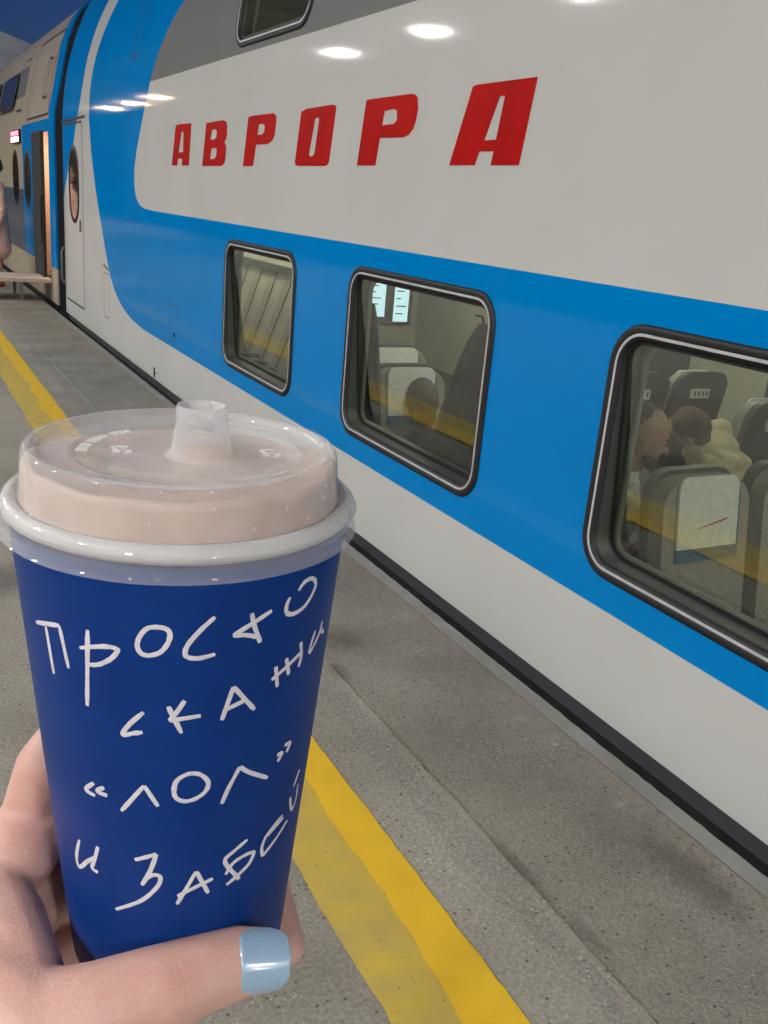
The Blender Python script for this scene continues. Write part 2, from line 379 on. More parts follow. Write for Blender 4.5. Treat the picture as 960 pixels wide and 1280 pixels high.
def capsule_pts(mb, p, q, r0, r1, n=14, m=5):
    p, q = Vector(p), Vector(q); t = (q - p)
    if t.length < 1e-6: t = Vector((0, 0, 1e-5))
    t.normalize(); a = t.orthogonal().normalized(); b = t.cross(a); L = []
    for c, r, sgn in ((p, r0, -1), (q, r1, 1)):
        rng = range(m + 1) if sgn < 0 else range(m, -1, -1)
        for k in rng:
            th = (math.pi / 2) * k / m           # 0 = pole, pi/2 = equator
            rr = max(r * math.sin(th), r * .02); off = sgn * r * math.cos(th)
            L.append([c + t * off + (a * math.cos(2 * math.pi * i / n) + b * math.sin(2 * math.pi * i / n)) * rr for i in range(n)])
    mb.loops(L, True, True)
def flesh(name, chains, mat, voxel, smooth_it, parent=None, extra=None, sf=.5):
    """one continuous skin grown over tapered chains: [ [(point, radius), ...], ... ]"""
    mb = MB()
    for ch in chains:
        for (p, r), (q, r2) in zip(ch[:-1], ch[1:]): capsule_pts(mb, p, q, r, r2)
        if len(ch) == 1: capsule_pts(mb, ch[0][0], ch[0][0], ch[0][1], ch[0][1])
    o = mb.build('tmp', mat)
    md = o.modifiers.new('r', 'REMESH'); md.mode = 'VOXEL'; md.voxel_size = voxel; md.use_smooth_shade = True
    ms = o.modifiers.new('s', 'SMOOTH'); ms.factor = sf; ms.iterations = smooth_it
    return baked(o, name, mat, parent)
def roughen(o, fn):
    co = [v.co.copy() for v in o.data.vertices]; nr = [v.normal.copy() for v in o.data.vertices]
    o.data.vertices.foreach_set('co', [q for c, n_ in zip(co, nr) for q in (c + n_ * fn(c))]); o.data.update()
def ellipsoid(mb, c, r, rot=None, n=20, m=12):
    L = []; rot = rot or Matrix.Identity(3); c = Vector(c)
    for k in range(m + 1):
        th = math.pi * (k + .02) / (m + .04)
        L.append([c + rot @ Vector((r[0] * math.sin(th) * math.cos(2 * math.pi * i / n), r[1] * math.sin(th) * math.sin(2 * math.pi * i / n), r[2] * math.cos(th))) for i in range(n)])
    mb.loops(L, True, True); return mb
def catmull(P, sub=6, closed=False):
    P = [Vector(p) for p in P]; out = []; n = len(P)
    for i in range(n if closed else n - 1):
        g = lambda k: P[k % n] if closed else P[max(0, min(n - 1, k))]
        p0, p1, p2, p3 = g(i - 1), g(i), g(i + 1), g(i + 2)
        for s in range(sub):
            t = s / sub
            out.append(.5 * ((2 * p1) + (p2 - p0) * t + (2 * p0 - 5 * p1 + 4 * p2 - p3) * t * t + (3 * p1 - p0 - 3 * p2 + p3) * t ** 3))
    out.append(P[0] if closed else P[-1])
    return out

# ------------------------------------------------------------------ setting: ground, track bed, platform
def struct(mb, name, mat, **k): return tag(mb.build(name, mat, **k), kind='structure')
GZ = -1.3
struct(MB().add([(-1500, -1500, GZ), (1500, -1500, GZ), (1500, 3000, GZ), (-1500, 3000, GZ)], [(0, 1, 2, 3)]), 'ground', 'gravel')
JX, LX, EX = 1.27, 1.775, 1.84
PY0, PY1 = -25.0, 140.0
def wavy_x(x, y, amp=.006, fr=1.7, seed=0):
    return x + .004 * mnoise.noise(Vector((seed + 3, y * 31, 1))) + .003 * mnoise.noise(Vector((seed + 5, y * 13, 1))) + amp * (mnoise.noise(Vector((seed, y * fr, 0))) + .5 * mnoise.noise(Vector((seed, y * fr * 4.3, 2))))
plat = MB()
ys = [PY0, -5, -2] + [i * .025 for i in range(0, 300)] + [7.5 + i * .08 for i in range(80)] + [15, 20, 30, 60, PY1]
L = []
for y in ys:
    xj = wavy_x(JX - .002, y, .012, 1.3, 1) - .009 * abs(mnoise.noise(Vector((4, y * 5, 0)))) - .006 * abs(mnoise.noise(Vector((4, y * 15, 3))))
    L.append([Vector((-7, y, GZ)), Vector((-7, y, 0)), Vector((xj, y, 0)), Vector((xj + .006, y, -.02))])
plat.loops(L, closed=False)
struct(plat, 'platform', 'asphalt')
es = MB(); L = []
for y in ys:
    xj = wavy_x(JX + .004, y, .010, 1.3, 1) + .006 * abs(mnoise.noise(Vector((6, y * 7, 0))))
    L.append([Vector((xj - .003, y, -.02)), Vector((xj, y, .003)), Vector((LX, y, .003)), Vector((LX, y, GZ))])
es.loops(L, closed=False); struct(es, 'platform_edge', 'edge_slab')
jd = MB(); jd.add([(JX - .06, PY0, -.012), (JX + .06, PY0, -.012), (JX + .06, PY1, -.012), (JX - .06, PY1, -.012)], [(0, 1, 2, 3)])
struct(jd, 'joint', 'joint_dirt')
lp = MB(); L = []
for y in ys:
    L.append([Vector((LX, y, .005)), Vector((wavy_x(EX, y, .002, 3, 5), y, .002)), Vector((EX, y, -.06)), Vector((EX - .05, y, -.08)), Vector((EX - .06, y, GZ))])
lp.loops(L, closed=False); struct(lp, 'kerb', 'edge_lip')
def stripe(x0, x1, z, name, mat, s0, s1, a0=.006, a1=.006, y0=PY0, y1=PY1):
    mb = MB(); L = []
    yy = [y for y in ys if y0 <= y <= y1]
    for y in yy: L.append([Vector((wavy_x(x0, y, a0, 2.2, s0), y, z)), Vector((wavy_x(x1, y, a1, 2.2, s1), y, z))])
    mb.loops(L, closed=False); return struct(mb, name, mat)
stripe(.765, .96, .003, 'faded_line', 'yellow_old', 3, 4, .010, .01)
stripe(.915, 1.022, .006, 'yellow_line', 'yellow_fresh', 8, 9, .035, .006)
stripe(1.15, 1.235, .003, 'paint_remains', 'white_remains', 11, 12, .05, .02)
def soft_stain(name, c, dens):
    m, n, l, b = new_mat(name); out = n['Material Output']
    b.inputs['Base Color'].default_value = c; b.inputs['Roughness'].default_value = .8
    tc = n.new('ShaderNodeTexCoord'); gr = n.new('ShaderNodeTexGradient'); gr.gradient_type = 'SPHERICAL'; l.new(tc.outputs['Object'], gr.inputs[0])
    nz = n.new('ShaderNodeTexNoise'); nz.inputs['Scale'].default_value = 2.2; nz.inputs['Detail'].default_value = 7
    ge = n.new('ShaderNodeNewGeometry'); sc_ = n.new('ShaderNodeVectorMath'); sc_.operation = 'SCALE'; sc_.inputs['Scale'].default_value = 12; l.new(ge.outputs['Position'], sc_.inputs[0]); l.new(sc_.outputs[0], nz.inputs['Vector'])
    ad = n.new('ShaderNodeMath'); ad.operation = 'ADD'; l.new(gr.outputs['Fac'], ad.inputs[0]); l.new(nz.outputs['Fac'], ad.inputs[1])
    mr = n.new('ShaderNodeMapRange'); mr.inputs[1].default_value = .78; mr.inputs[2].default_value = 1.25; mr.inputs[4].default_value = dens; l.new(ad.outputs[0], mr.inputs[0])
    tr = n.new('ShaderNodeBsdfTransparent'); mx = n.new('ShaderNodeMixShader'); l.new(mr.outputs[0], mx.inputs[0]); l.new(tr.outputs[0], mx.inputs[1]); l.new(b.outputs[0], mx.inputs[2]); l.new(mx.outputs[0], out.inputs[0])
soft_stain('stain_dark', (.085, .075, .065, 1), .28); soft_stain('stain_pale', (.40, .39, .36, 1), .55)
for (sx, sy, rx, ry, mt) in ((1.69, 2.02, .07, .04, 'stain_pale'), (1.70, 2.14, .05, .03, 'stain_pale'), (1.70, 1.86, .035, .03, 'stain_pale'), (1.68, 1.55, .05, .03, 'stain_pale'), (1.38, 2.72, .16, .16, 'stain_dark'), (1.27, 2.50, .05, .14, 'stain_dark'),
                             (1.27, 1.45, .03, .22, 'stain_dark'), (1.28, 1.2, .04, .10, 'stain_dark'), (1.66, 1.25, .12, .35, 'stain_dark'), (1.5, 3.9, .2, .5, 'stain_dark'), (1.3, 5.5, .25, .4, 'stain_dark'), (.6, 1.0, .12, .06, 'stain_pale'), (.3, 3.6, .25, .3, 'stain_dark'), (.45, 2.2, .18, .25, 'stain_dark')):
    o = MB().add([(math.cos(a), math.sin(a), 0) for a in [i * math.pi / 12 for i in range(24)]], [tuple(range(24))]).build('stain', mt)
    o.location = (sx, sy, .0075); o.scale = (rx, ry, 1); tag(o, kind='structure')
for x in (2.74, 4.26):
    struct(MB().box((x - .035, PY0, GZ + .02), (x + .035, PY1, GZ + .17)), 'rail', 'rail_steel')

# ------------------------------------------------------------------ platform canopy with lamps (row mirrored in the paint; added fill pair behind the camera)
can = empty('platform_canopy', (-6, 0, 0), 'grey platform canopy on steel posts beside the train', 'canopy')
MB().box((-11, -30, 6.4), (-1.6, 46, 6.52)).build('roof', 'canopy', can)
MB().box((-1.6, -30, 6.4), (1.4, -5, 6.52)).build('roof', 'canopy', can)  # roof piece added only to carry the fill pair
for y in range(-25, 46, 10):
    MB().box((-10.9, y - .08, 6.1), (-1.7, y + .08, 6.4)).build('beam', 'canopy_steel', can)
    MB().box((-6.62, y - .12, 0), (-6.38, y + .12, 6.1)).build('post', 'canopy_steel', can)
LAMPX, LAMPZ = -5.0, 5.5
for LAMPX, y in [(-5.0, q) for q in (-12, -8, -4, 0, 4, 8, 12, 16.4, 20.4, 36.2, 40.0, 44.0)] + [(.6, q) for q in (-7.5, -12.5)]:  # last pair is added fill behind the camera, not part of the row
    warm = y > 30
    t = empty('platform_lamp', (LAMPX, y, 6.4), '%s flat luminaire hanging under the platform canopy' % ('warm' if warm else 'white'), 'lamp', 'warm canopy luminaires' if warm else 'white canopy luminaires')
    MB().box((LAMPX - .24, y - .24, LAMPZ + .01), (LAMPX + .24, y + .24, LAMPZ + .12)).build('housing', 'canopy_steel', t, bevel=.01)
    MB().box((LAMPX - .205, y - .205, LAMPZ), (LAMPX + .205, y + .205, LAMPZ + .009)).build('diffuser', 'lamp_glow_warm' if warm else 'lamp_glow', t)
    MB().tube([(LAMPX, y, LAMPZ + .11), (LAMPX, y, 6.4)], .02).build('rod', 'canopy_steel', t)

# ------------------------------------------------------------------ train
SLOPE = [(2.10, 0), (2.125, .050), (2.25, .066), (2.45, .115), (2.66, .185), (2.8, .26), (3.06, .33), (3.32, .44), (3.45, .66), (3.6, 1.45), (3.85, 1.65), (4.0, 3.0), (4.05, 8.0)]
PTAB = [1.95]; PSTEP = .0025
def slope(z):
    for (a, p), (b, q) in zip(SLOPE[:-1], SLOPE[1:]):
        if z <= b: return p + (q - p) * (z - a) / (b - a)
    return 8.0
for k in range(int(1.95 / PSTEP)): PTAB.append(PTAB[-1] + PSTEP * slope(2.10 + (k + .5) * PSTEP))
def prof(z):
    """half profile: X of the near side at height z"""
    if z <= 2.10: return 1.95
    if z >= 4.049: return 3.5
    t = (z - 2.10) / PSTEP; i = int(t)
    return PTAB[i] + (PTAB[min(i + 1, len(PTAB) - 1)] - PTAB[i]) * (t - i)
def surf(y, z, off=0):
    """point on the near side of the train; off > 0 stands proud of it"""
    dx = (prof(z + .01) - prof(z - .01)) / .02
    nrm = Vector((-1, 0, dx)).normalized()
    return Vector((prof(z), y, z)) + nrm * off
def rrect(y0, y1, z0, z1, r, inset=0, n=8, k=6):
    y0 += inset; y1 -= inset; z0 += inset; z1 -= inset; r = max(r - inset, .004); P = []
    cs = [(y1 - r, z1 - r, 0), (y0 + r, z1 - r, 90), (y0 + r, z0 + r, 180), (y1 - r, z0 + r, 270)]
    for q, (cy, cz, a0) in enumerate(cs):
        for i in range(n + 1):
            a = math.radians(a0 + 90 * i / n); P.append((cy + r * math.cos(a), cz + r * math.sin(a)))
        a = math.radians(a0 + 90); s = (cy + r * math.cos(a), cz + r * math.sin(a))
        ny, nz, na = cs[(q + 1) % 4]; b = math.radians(na); e = (ny + r * math.cos(b), nz + r * math.sin(b))
        for i in range(1, k): P.append((s[0] + (e[0] - s[0]) * i / k, s[1] + (e[1] - s[1]) * i / k))
    return P
def cell_outer(w, c, r, n=8, k=6):
    """outer rectangle points that pair with rrect(w)"""
    (y0, y1, z0, z1), (Y0, Y1, Z0, Z1) = w, c
    P = []; N = n // 2
    cor = [(Y1, Z1, y1 - r, z1 - r), (Y0, Z1, y0 + r, z1 - r), (Y0, Z0, y0 + r, z0 + r), (Y1, Z0, y1 - r, z0 + r)]
    for q, (a, b, ey, ez) in enumerate(cor):
        s = (a, ez) if q in (0, 2) else (ey, b); e = (ey, b) if q in (0, 2) else (a, ez)
        for i in range(n + 1):
            if i <= N: t = i / N; P.append((s[0] + (a - s[0]) * t, s[1] + (b - s[1]) * t))
            else: t = (i - N) / N; P.append((a + (e[0] - a) * t, b + (e[1] - b) * t))
        nx = cor[(q + 1) % 4]; s2 = e; e2 = (nx[0], nx[3]) if (q + 1) % 4 in (0, 2) else (nx[2], nx[1])
        for i in range(1, k): P.append((s2[0] + (e2[0] - s2[0]) * i / k, s2[1] + (e2[1] - s2[1]) * i / k))
    return P
LOW = [(4.705, 5.875), (2.81, 4.02), (.94, 2.15), (-.94, .27), (-2.82, -1.61)]
UPW = [(4.73, 5.87), (2.80, 3.94), (.92, 2.06), (-.96, .18)]
LZ0, LZ1, LR = .468, 1.237, .115
UZ0, UZ1, UR = 2.353, 3.06, .13
Y0, Y1 = -13.0, 11.93
def side_wall(mb, fn, zs_list, holes_low, holes_up, y0, y1):
    def strip(za, zb, ya, yb, zn=1):
        z = [za + (zb - za) * i / zn for i in range(zn + 1)]
        mb.loops([[fn(ya, q), fn(yb, q)] for q in z], closed=False)
    def row(za, zb, holes, wz0, wz1, r, zn):
        hs = sorted(holes); edges = []
        cur = y0
        for i, (a, b) in enumerate(hs):
            ca = a - .15; cb = b + .15
            if ca > cur + 1e-6: strip(za, zb, cur, ca, zn)
            inner = [fn(*p) for p in rrect(a, b, wz0, wz1, r)]
            outer = [fn(*p) for p in cell_outer((a, b, wz0, wz1), (ca, cb, za, zb), r)]
            mb.loops([outer, inner])
            cur = cb
        strip(za, zb, cur, y1, zn)
    zl, zu = zs_list
    for a, b in zip(zl[:-1], zl[1:]):
        if abs(a - .40) < 1e-6: row(a, b, holes_low, LZ0, LZ1, LR, 6)
        elif abs(a - 2.32) < 1e-6: row(a, b, holes_up, UZ0, UZ1, UR, 14)
        else: strip(a, b, y0, y1)
ZL = [0.0, .01, .40, 1.30, 1.31, 2.08, 2.10, 2.107, 2.113, 2.119, 2.125, 2.135, 2.15, 2.17, 2.19, 2.21, 2.23, 2.25, 2.28, 2.30, 2.32, 3.10, 3.16, 3.22, 3.3, 3.38, 3.45, 3.52, 3.6, 3.68, 3.76, 3.84, 3.9, 3.96, 4.0, 4.03, 4.05]
car = empty('train_car', (3.5, -.5, GZ), 'double-deck railway carriage with blue band and red АВРОРА lettering', 'train car')
sh = MB()
side_wall(sh, lambda y, z: surf(y, z), (ZL, None), LOW, UPW, Y0, Y1)
def far_pt(y, z): p = surf(y, z); return Vector((7 - p.x, p.y, p.z))
for a, b in zip(ZL[:-1], ZL[1:]): sh.loops([[far_pt(Y1, a), far_pt(Y0, a)], [far_pt(Y1, b), far_pt(Y0, b)]], closed=False)
for y in (Y0, Y1):
    loop = [surf(y, z) for z in ZL] + [far_pt(y, z) for z in reversed(ZL[:-1])]
    sh.add(loop, [tuple(range(len(loop)))])
body = sh.build('body', 'train_paint', car, smooth=False)
me = body.data
for p in me.polygons: p.use_smooth = abs(p.normal.y) < .5
# skirt foot and underframe
MB().box((1.958, Y0 + .1, -.06), (5.04, Y1 - .1, .002)).build('sole_bar', 'sole_grey', car)
MB().box((2.02, Y0 + .3, -.62), (4.98, Y1 - .3, -.06)).build('underframe', 'under', car)
for yb in (9.3, -10.0):
    for dy in (-1.25, 1.25):
        for sx_ in (2.74, 4.26):
            w = MB(); L = []
            for x in (-.065, .065): L.append([Vector((sx_ + x, yb + dy + .46 * math.cos(a), GZ + .17 + .46 + .46 * math.sin(a))) for a in [i * math.pi / 16 for i in range(32)]])
            w.loops(L, True, True); w.build('wheel', 'rail_steel', car)

def window(parent, y0, y1, z0, z1, r):
    def lp(ins, off): return [surf(y, z, off) for y, z in rrect(y0, y1, z0, z1, r, ins)]
    fr = MB().loops([lp(-.014, 0.0005), lp(-.013, .008), lp(-.006, .012), lp(.008, .012), lp(.0125, .009)])
    fr.loops([lp(.0215, .009), lp(.03, .006), lp(.034, -.008)])
    f = fr.build('window', 'rubber', parent, smooth=True)
    MB().loops([lp(.0125, .0085), lp(.013, .0105), lp(.021, .0105), lp(.0215, .0085)]).build('trim', 'trim_silver', f)
    rake = lambda ins, o: [surf(y, z, -.0085 + o - (z1 - z) * (.086 if z0 < 2 else 0)) for y, z in rrect(y0, y1, z0, z1, r, ins)]
    MB().loops([rake(.0325, .001), rake(.047, .001)]).build('glass_border', 'rubber', f)
    MB().loops([lp(.031, -.086), lp(.033, -.080), lp(.05, -.080), lp(.056, -.090)]).build('inner_frame', 'frame_grey', f, smooth=True)
    MB().loops([lp(.033, -.010), lp(.033, -.085)]).build('reveal', 'lining_dark', f)
    sl = .086 if z0 < 2 else 0                       # the lower panes sit raked inside their frames
    P = [surf(y, z, -.009 - (z1 - z) * sl) for y, z in reversed(rrect(y0, y1, z0, z1, r, .033))]
    c = sum(P, Vector()) / len(P)
    # pane follows the side: rows between left and right edge
    pane = MB(); n = 10
    Ps = sorted(rrect(y0, y1, z0, z1, r, .033), key=lambda q: q[1])
    if z0 < 2:
        pane.add(P, [tuple(range(len(P)))])
    else:
        R = rrect(y0, y1, z0, z1, r, .033); N = len(R)
        zz = sorted(set(round(q[1], 4) for q in R)); rows = []
        cy = (y0 + y1) / 2
        for z in zz:
            a = [q[0] for q in R if abs(q[1] - z) < 2e-4]
            rows.append([surf(max(a), z, -.009), surf(min(a), z, -.009)])
        pane.loops(rows, closed=False)
    pane.build('pane', 'tinted_glass', f, smooth=z0 > 2)
    return f
for a, b in LOW: window(car, a, b, LZ0, LZ1, LR)
for a, b in UPW: window(car, a, b, UZ0, UZ1, UR)

# lettering, flat red vinyl
K = 1 / 1.846
LET = [
 ([(27,382),(36,290),(42,287),(72,284),(66,382),(50,382),(51,366),(41,366),(39,382)], [[(42.5,352),(49,304),(54,303.5),(53,351)]]),
 ([(97,383),(107,284),(145,277),(152,280),(154.5,288),(154,310),(152,320),(148,328),(151,334),(152,342),(150,368),(147,378),(141,383)], [[(116,322),(120,300),(127,298),(131,302),(130,316),(125,322)],[(115,367),(118,343),(127,341),(131,345),(129,361),(124,367)]]),
 ([(191,383),(204,270),(213,267),(262,261),(267,266),(268,275),(264,310),(259,323),(252,330),(244,333),(221,334),(214,383)], [[(224,311),(228,287),(237,285.5),(242,290),(240,305),(234,311)]]),
 ([(311,374),(326,258),(338,251),(398,241),(405,243),(406,250),(389,374),(386,380),(380,383),(318,383),(312,380)], [[(343,357),(357,276),(361,271.5),(366,272),(367,277),(356,354),(352,360),(346,361)]]),
 ([(454,382),(476,232),(484,229),(582,216),(590,219),(594,226),(595,250),(590,278),(583,298),(573,311),(560,317),(507,318),(496,382)], [[(512,289),(518,256),(540,251.5),(547,256),(546,277),(539,286)]]),
 ([(667,381),(722,199),(732,195),(871,177),(827,381),(762,381),(770,349),(736,349),(725,381)], [[(747,324),(784,222),(796,220),(775,322)]]),
]
XL = 1.95
for outer, holes in LET:
    tp = lambda P, off: [on_wall(200 + x * K, y * K, XL - off) for x, y in P]
    polys = [tp(outer, .0025)] + [tp(h, .0025) for h in holes]
    flat = [p for q in polys for p in q]
    tris = tessellate_polygon([[Vector((p.y, p.z, 0)) for p in q] for q in polys])
    mb = MB().add(flat, [tuple(t) for t in tris])
    for q in polys:
        back = [Vector((XL - .0004, p.y, p.z)) for p in q]; mb.loops([q, back])
    mb.build('letter', 'red_vinyl', car)

# doors, hatches and seams on the side
def seam_path(parent, pts, w=.012, name='seam', mat='seam', off=.0015):
    mb = MB()
    P = [Vector((y, z, 0)) for y, z in pts]
    Lp = []
    for i, p in enumerate(P):
        t = (P[min(i + 1, len(P) - 1)] - P[max(i - 1, 0)]).normalized(); nn = Vector((-t.y, t.x, 0)) * w / 2
        a, b = p + nn, p - nn
        Lp.append([surf(a.x, a.y, off), surf(b.x, b.y, off)])
    mb.loops(Lp, closed=False); return mb.build(name, mat, parent)
def frame_seam(parent, y0, y1, z0, z1, r=.03, w=.012, name='seam', off=.0015):
    a = rrect(y0, y1, z0, z1, r); b = rrect(y0, y1, z0, z1, r, w)
    return MB().loops([[surf(y, z, off) for y, z in a], [surf(y, z, off) for y, z in b]]).build(name, 'seam', parent)
door = frame_seam(car, 10.72, 11.86, .17, 2.13, .04, .022, 'door')
def oval(y0, y1, z0, z1, ins=0, n=40):
    r = (y1 - y0) / 2; return rrect(y0, y1, z0, z1, r * .98, ins)
ow = MB().loops([[surf(y, z, .001) for y, z in oval(10.97, 11.50, 1.10, 1.87, -.03)], [surf(y, z, .010) for y, z in oval(10.97, 11.50, 1.10, 1.87, -.02)], [surf(y, z, .008) for y, z in oval(10.97, 11.50, 1.10, 1.87, .02)]]).build('door_window', 'rubber', door, smooth=True)
P = [surf(y, z, .004) for y, z in oval(10.97, 11.50, 1.10, 1.87, .018)]
simple('door_glass', (.10, .07, .05, 1), .05, coat=1)
MB().add(P, [tuple(range(len(P)))]).build('pane', 'door_glass', door)
MB().box((1.935, 10.86, 1.0), (1.949, 10.90, 1.12)).build('handle', 'steel', door, bevel=.004)
MB().tube([(1.93, 11.88, .35), (1.90, 11.88, .40), (1.90, 11.88, .72), (1.93, 11.88, .77)], .014).build('handrail', 'steel', car)
frame_seam(car, 6.985, 7.22, .40, .685, .02, .007, 'hatch')
MB().box((1.943, 7.06, .44), (1.9497, 7.09, .47)).build('latch', 'rubber', car)
frame_seam(car, 9.43, 9.68, .25, .685, .02, .008, 'hatch')
seam_path(car, [(9.70, .76), (9.45, .72)], .02)
frame_seam(car, 8.42, 8.66, 2.53, 3.05, .03, .014, 'hatch')
seam_path(car, [(12, 2.16), (10.55, 2.16)], .03, 'door_gutter', off=.004)
MB().box((1.944, 7.655, .015), (1.9497, 7.675, .095)).build('lifting_mark', 'seam', car)
MB().box((1.944, 7.62, .05), (1.9497, 7.655, .06)).build('lifting_mark', 'seam', car)
# interior of the near carriage
IN = 2.045
inn = MB()
def inner(y, z): p = surf(y, z); return Vector((p.x + (IN - 1.95), p.y, p.z))
side_wall(inn, inner, ([.0 + q for q in ZL if q < 3.5] , None), LOW, UPW, -4.0, 10.4)
inn.build('inner_lining', 'lining', car)
MB().box((IN, -4, -.45), (4.95, 10.4, -.40)).build('floor', 'carpet', car)
MB().box((IN, -4, 1.50), (4.95, 10.4, 1.56)).build('lower_ceiling', 'lining', car)
MB().box((2.4, -4, 3.42), (4.6, 10.4, 3.46)).build('upper_ceiling', 'lining', car)
MB().box((4.955, -4, -.45), (4.965, 10.4, 2.6)).build('far_lining', 'lining', car)
for y in (-4.02, 10.4):
    MB().box((IN, y, -.45), (4.95, y + .02, 2.6)).build('end_lining', 'lining', car)
    MB().box((2.42, y, 2.6), (4.58, y + .02, 3.44)).build('end_lining', 'lining', car)
for y0_ in (-3, 0, 3, 6):
    MB().box((2.75, y0_, 1.485), (2.87, y0_ + 1.6, 1.4995)).build('cabin_lamp', 'cabin_light', car)
    MB().box((4.1, y0_, 1.485), (4.22, y0_ + 1.6, 1.4995)).build('cabin_lamp', 'cabin_light', car)
    MB().box((3.9, y0_, 3.18), (4.1, y0_ + 1.6, 3.2)).build('cabin_lamp', 'cabin_light', car)
MB().box((2.22, 6.0, 1.485), (2.34, 8.6, 1.4995)).build('cabin_lamp', 'cabin_light', car)  # extra strip added to brighten the stair wall
# far windows of the saloon: dark night glass
for a, b in LOW[:4]:
    MB().box((4.945, a, LZ0), (4.954, b, LZ1)).build('far_window', 'seat_shell', car)
# partition with screens, stair wall
MB().box((2.62, 5.62, -.4), (3.25, 5.66, 1.5)).build('partition', 'lining', car)
MB().box((3.95, 5.62, -.4), (4.95, 5.66, 1.5)).build('partition', 'lining', car)
MB().box((2.62, 5.66, -.4), (2.66, 9.6, 1.5)).build('stair_wall', 'lining', car)
for i in range(9):
    y = 6.0 + i * .32
    s = MB()
    s.add([(2.612, y + .3, .28), (2.612, y + .41, .28), (2.612, y - .19, 1.0), (2.612, y - .30, 1.0), (2.625, y + .3, .28), (2.625, y + .41, .28), (2.625, y - .19, 1.0), (2.625, y - .30, 1.0)],
          [(0, 1, 2, 3), (0, 4, 5, 1), (1, 5, 6, 2), (2, 6, 7, 3), (3, 7, 4, 0)])
    s.build('stair_panel', 'seat_cloth', car)
MB().box((2.585, 5.7, 1.0), (2.62, 9.6, 1.05)).build('handrail', 'seat_shell', car)
MB().tube([(2.4, 5.55, -.4), (2.4, 5.55, 1.5)], .022).build('grab_pole', 'seat_shell', car)
for i in range(5): MB().box((2.10, 6.2 + i * .18, .20 + i * .028), (2.6, 6.3 + i * .18, .215 + i * .028)).build('luggage_rack_bar', 'seat_shell', car)
sc = MB().box((2.81, 5.585, .77), (3.18, 5.62, 1.12)).build('screen_mount', 'seat_shell', car)
MB().box((2.84, 5.58, .82), (2.97, 5.586, 1.06)).build('screen', 'screen_glow', sc)
MB().box((3.04, 5.58, .79), (3.15, 5.586, 1.09)).build('screen', 'screen_glow', sc)
for k in range(5):
    MB().box((2.855, 5.578, .86 + k * .04), (2.855 + .04 + .02 * (k % 3), 5.5805, .867 + k * .04)).build('screen_text', 'ink', sc)
    MB().box((3.055, 5.578, .84 + k * .05), (3.055 + .035 + .02 * ((k + 1) % 3), 5.5805, .848 + k * .05)).build('screen_text', 'ink', sc)

# seats: shell, cushion, headrest cover; face = -1 looks towards the camera, +1 away
def seat_mesh():
    out = {}
    def rounded(x0, x1, y0f, y1f, z0, z1, r, n=6):
        # plate in X-Z with rounded top, leaning back a little
        pts = [(x0, z0), (x1, z0)]
        for i in range(n + 1):
            a = math.pi / 2 * i / n; pts.append((x1 - r + r * math.cos(a), z1 - r + r * math.sin(a)))
        for i in range(n + 1):
            a = math.pi / 2 + math.pi / 2 * i / n; pts.append((x0 + r + r * math.cos(a), z1 - r + r * math.sin(a)))
        A = [Vector((x, y0f(z), z)) for x, z in pts]; B = [Vector((x, y1f(z), z)) for x, z in pts]
        return MB().loops([A, B], True, True)
    lean = lambda z: .16 * (z - .45)
    out['backrest'] = (rounded(-.195, .205, lambda z: lean(z), lambda z: lean(z) + .07, .42, 1.14, .10), 'seat_cloth')
    out['shell'] = (rounded(-.20, .21, lambda z: lean(z) + .065, lambda z: lean(z) + .105, .38, 1.155, .10), 'seat_shell')
    out['cushion'] = (MB().box((-.22, -.45, .32), (.22, .04, .45)), 'seat_cloth')
    out['pedestal'] = (MB().box((-.15, -.35, 0), (.15, 0, .32)), 'seat_shell')
    out['headrest_cover'] = (rounded(-.138, .138, lambda z: lean(z) - .012, lambda z: lean(z) - .003, .91, 1.15, .04), 'linen')
    out['cover_border'] = (rounded(-.135, .15, lambda z: lean(z) - .009, lambda z: lean(z) - .002, .865, 1.13, .05), 'seat_blue')
    t = MB(); pr = [Vector((-.085 + .17 * i / 24, lean(1.0) - .0145, .985 + .02 * (i - 12) / 12 + .005 * math.sin(i * 2.1) * (1 - abs(i - 12) / 20))) for i in range(25)]
    t.tube(pr, .0022, 5); out['script'] = (t, 'red_vinyl')
    out['armrest'] = (MB().box((.215, -.32, .58), (.245, .08, .62)), 'seat_shell')
    out['number_plate'] = (MB().box((-.06, lean(1.03) + .106, 1.0), (.09, lean(1.03) + .112, 1.055)), 'label')
    out['number'] = (MB(), 'ink')
    for k in range(4): out['number'][0].box((-.045 + k * .032, lean(1.03) + .1125, 1.012), (-.03 + k * .032, lean(1.03) + .1135, 1.043))
    return out
SEAT = {}
for k, (mb, mt) in seat_mesh().items():
    o = mb.build(k, mt, bevel=0.012 if k in ('cushion',) else 0); SEAT[k] = o.data; bpy.data.objects.remove(o)
def seat(x, y, face, skip=()):
    s = bpy.data.objects.new('seat', None); COL.objects.link(s); s.empty_display_size = .1
    s.location = (x, y, -.40); attach(s, car)
    if face > 0: s.rotation_euler = (0, 0, math.pi)
    plate = None
    for k in SEAT:
        if k in skip: continue
        c = bpy.data.objects.new(k, SEAT[k]); COL.objects.link(c); c.parent = s
    return s
for x in (2.40, 2.875):
    seat(x, 1.99, -1); seat(x, 2.98, -1)
seat(3.98, 3.32, 1); seat(4.25, 4.10, 1); seat(3.78, 4.10, 1)
seat(2.62, 4.62, -1); seat(2.36, 3.98, -1); seat(4.1, 5.0, 1)
for x in (2.315, 2.785): seat(x, .2, -1)
MB().box((3.88, 3.10, .30), (3.884, 3.1, .4)) if False else None

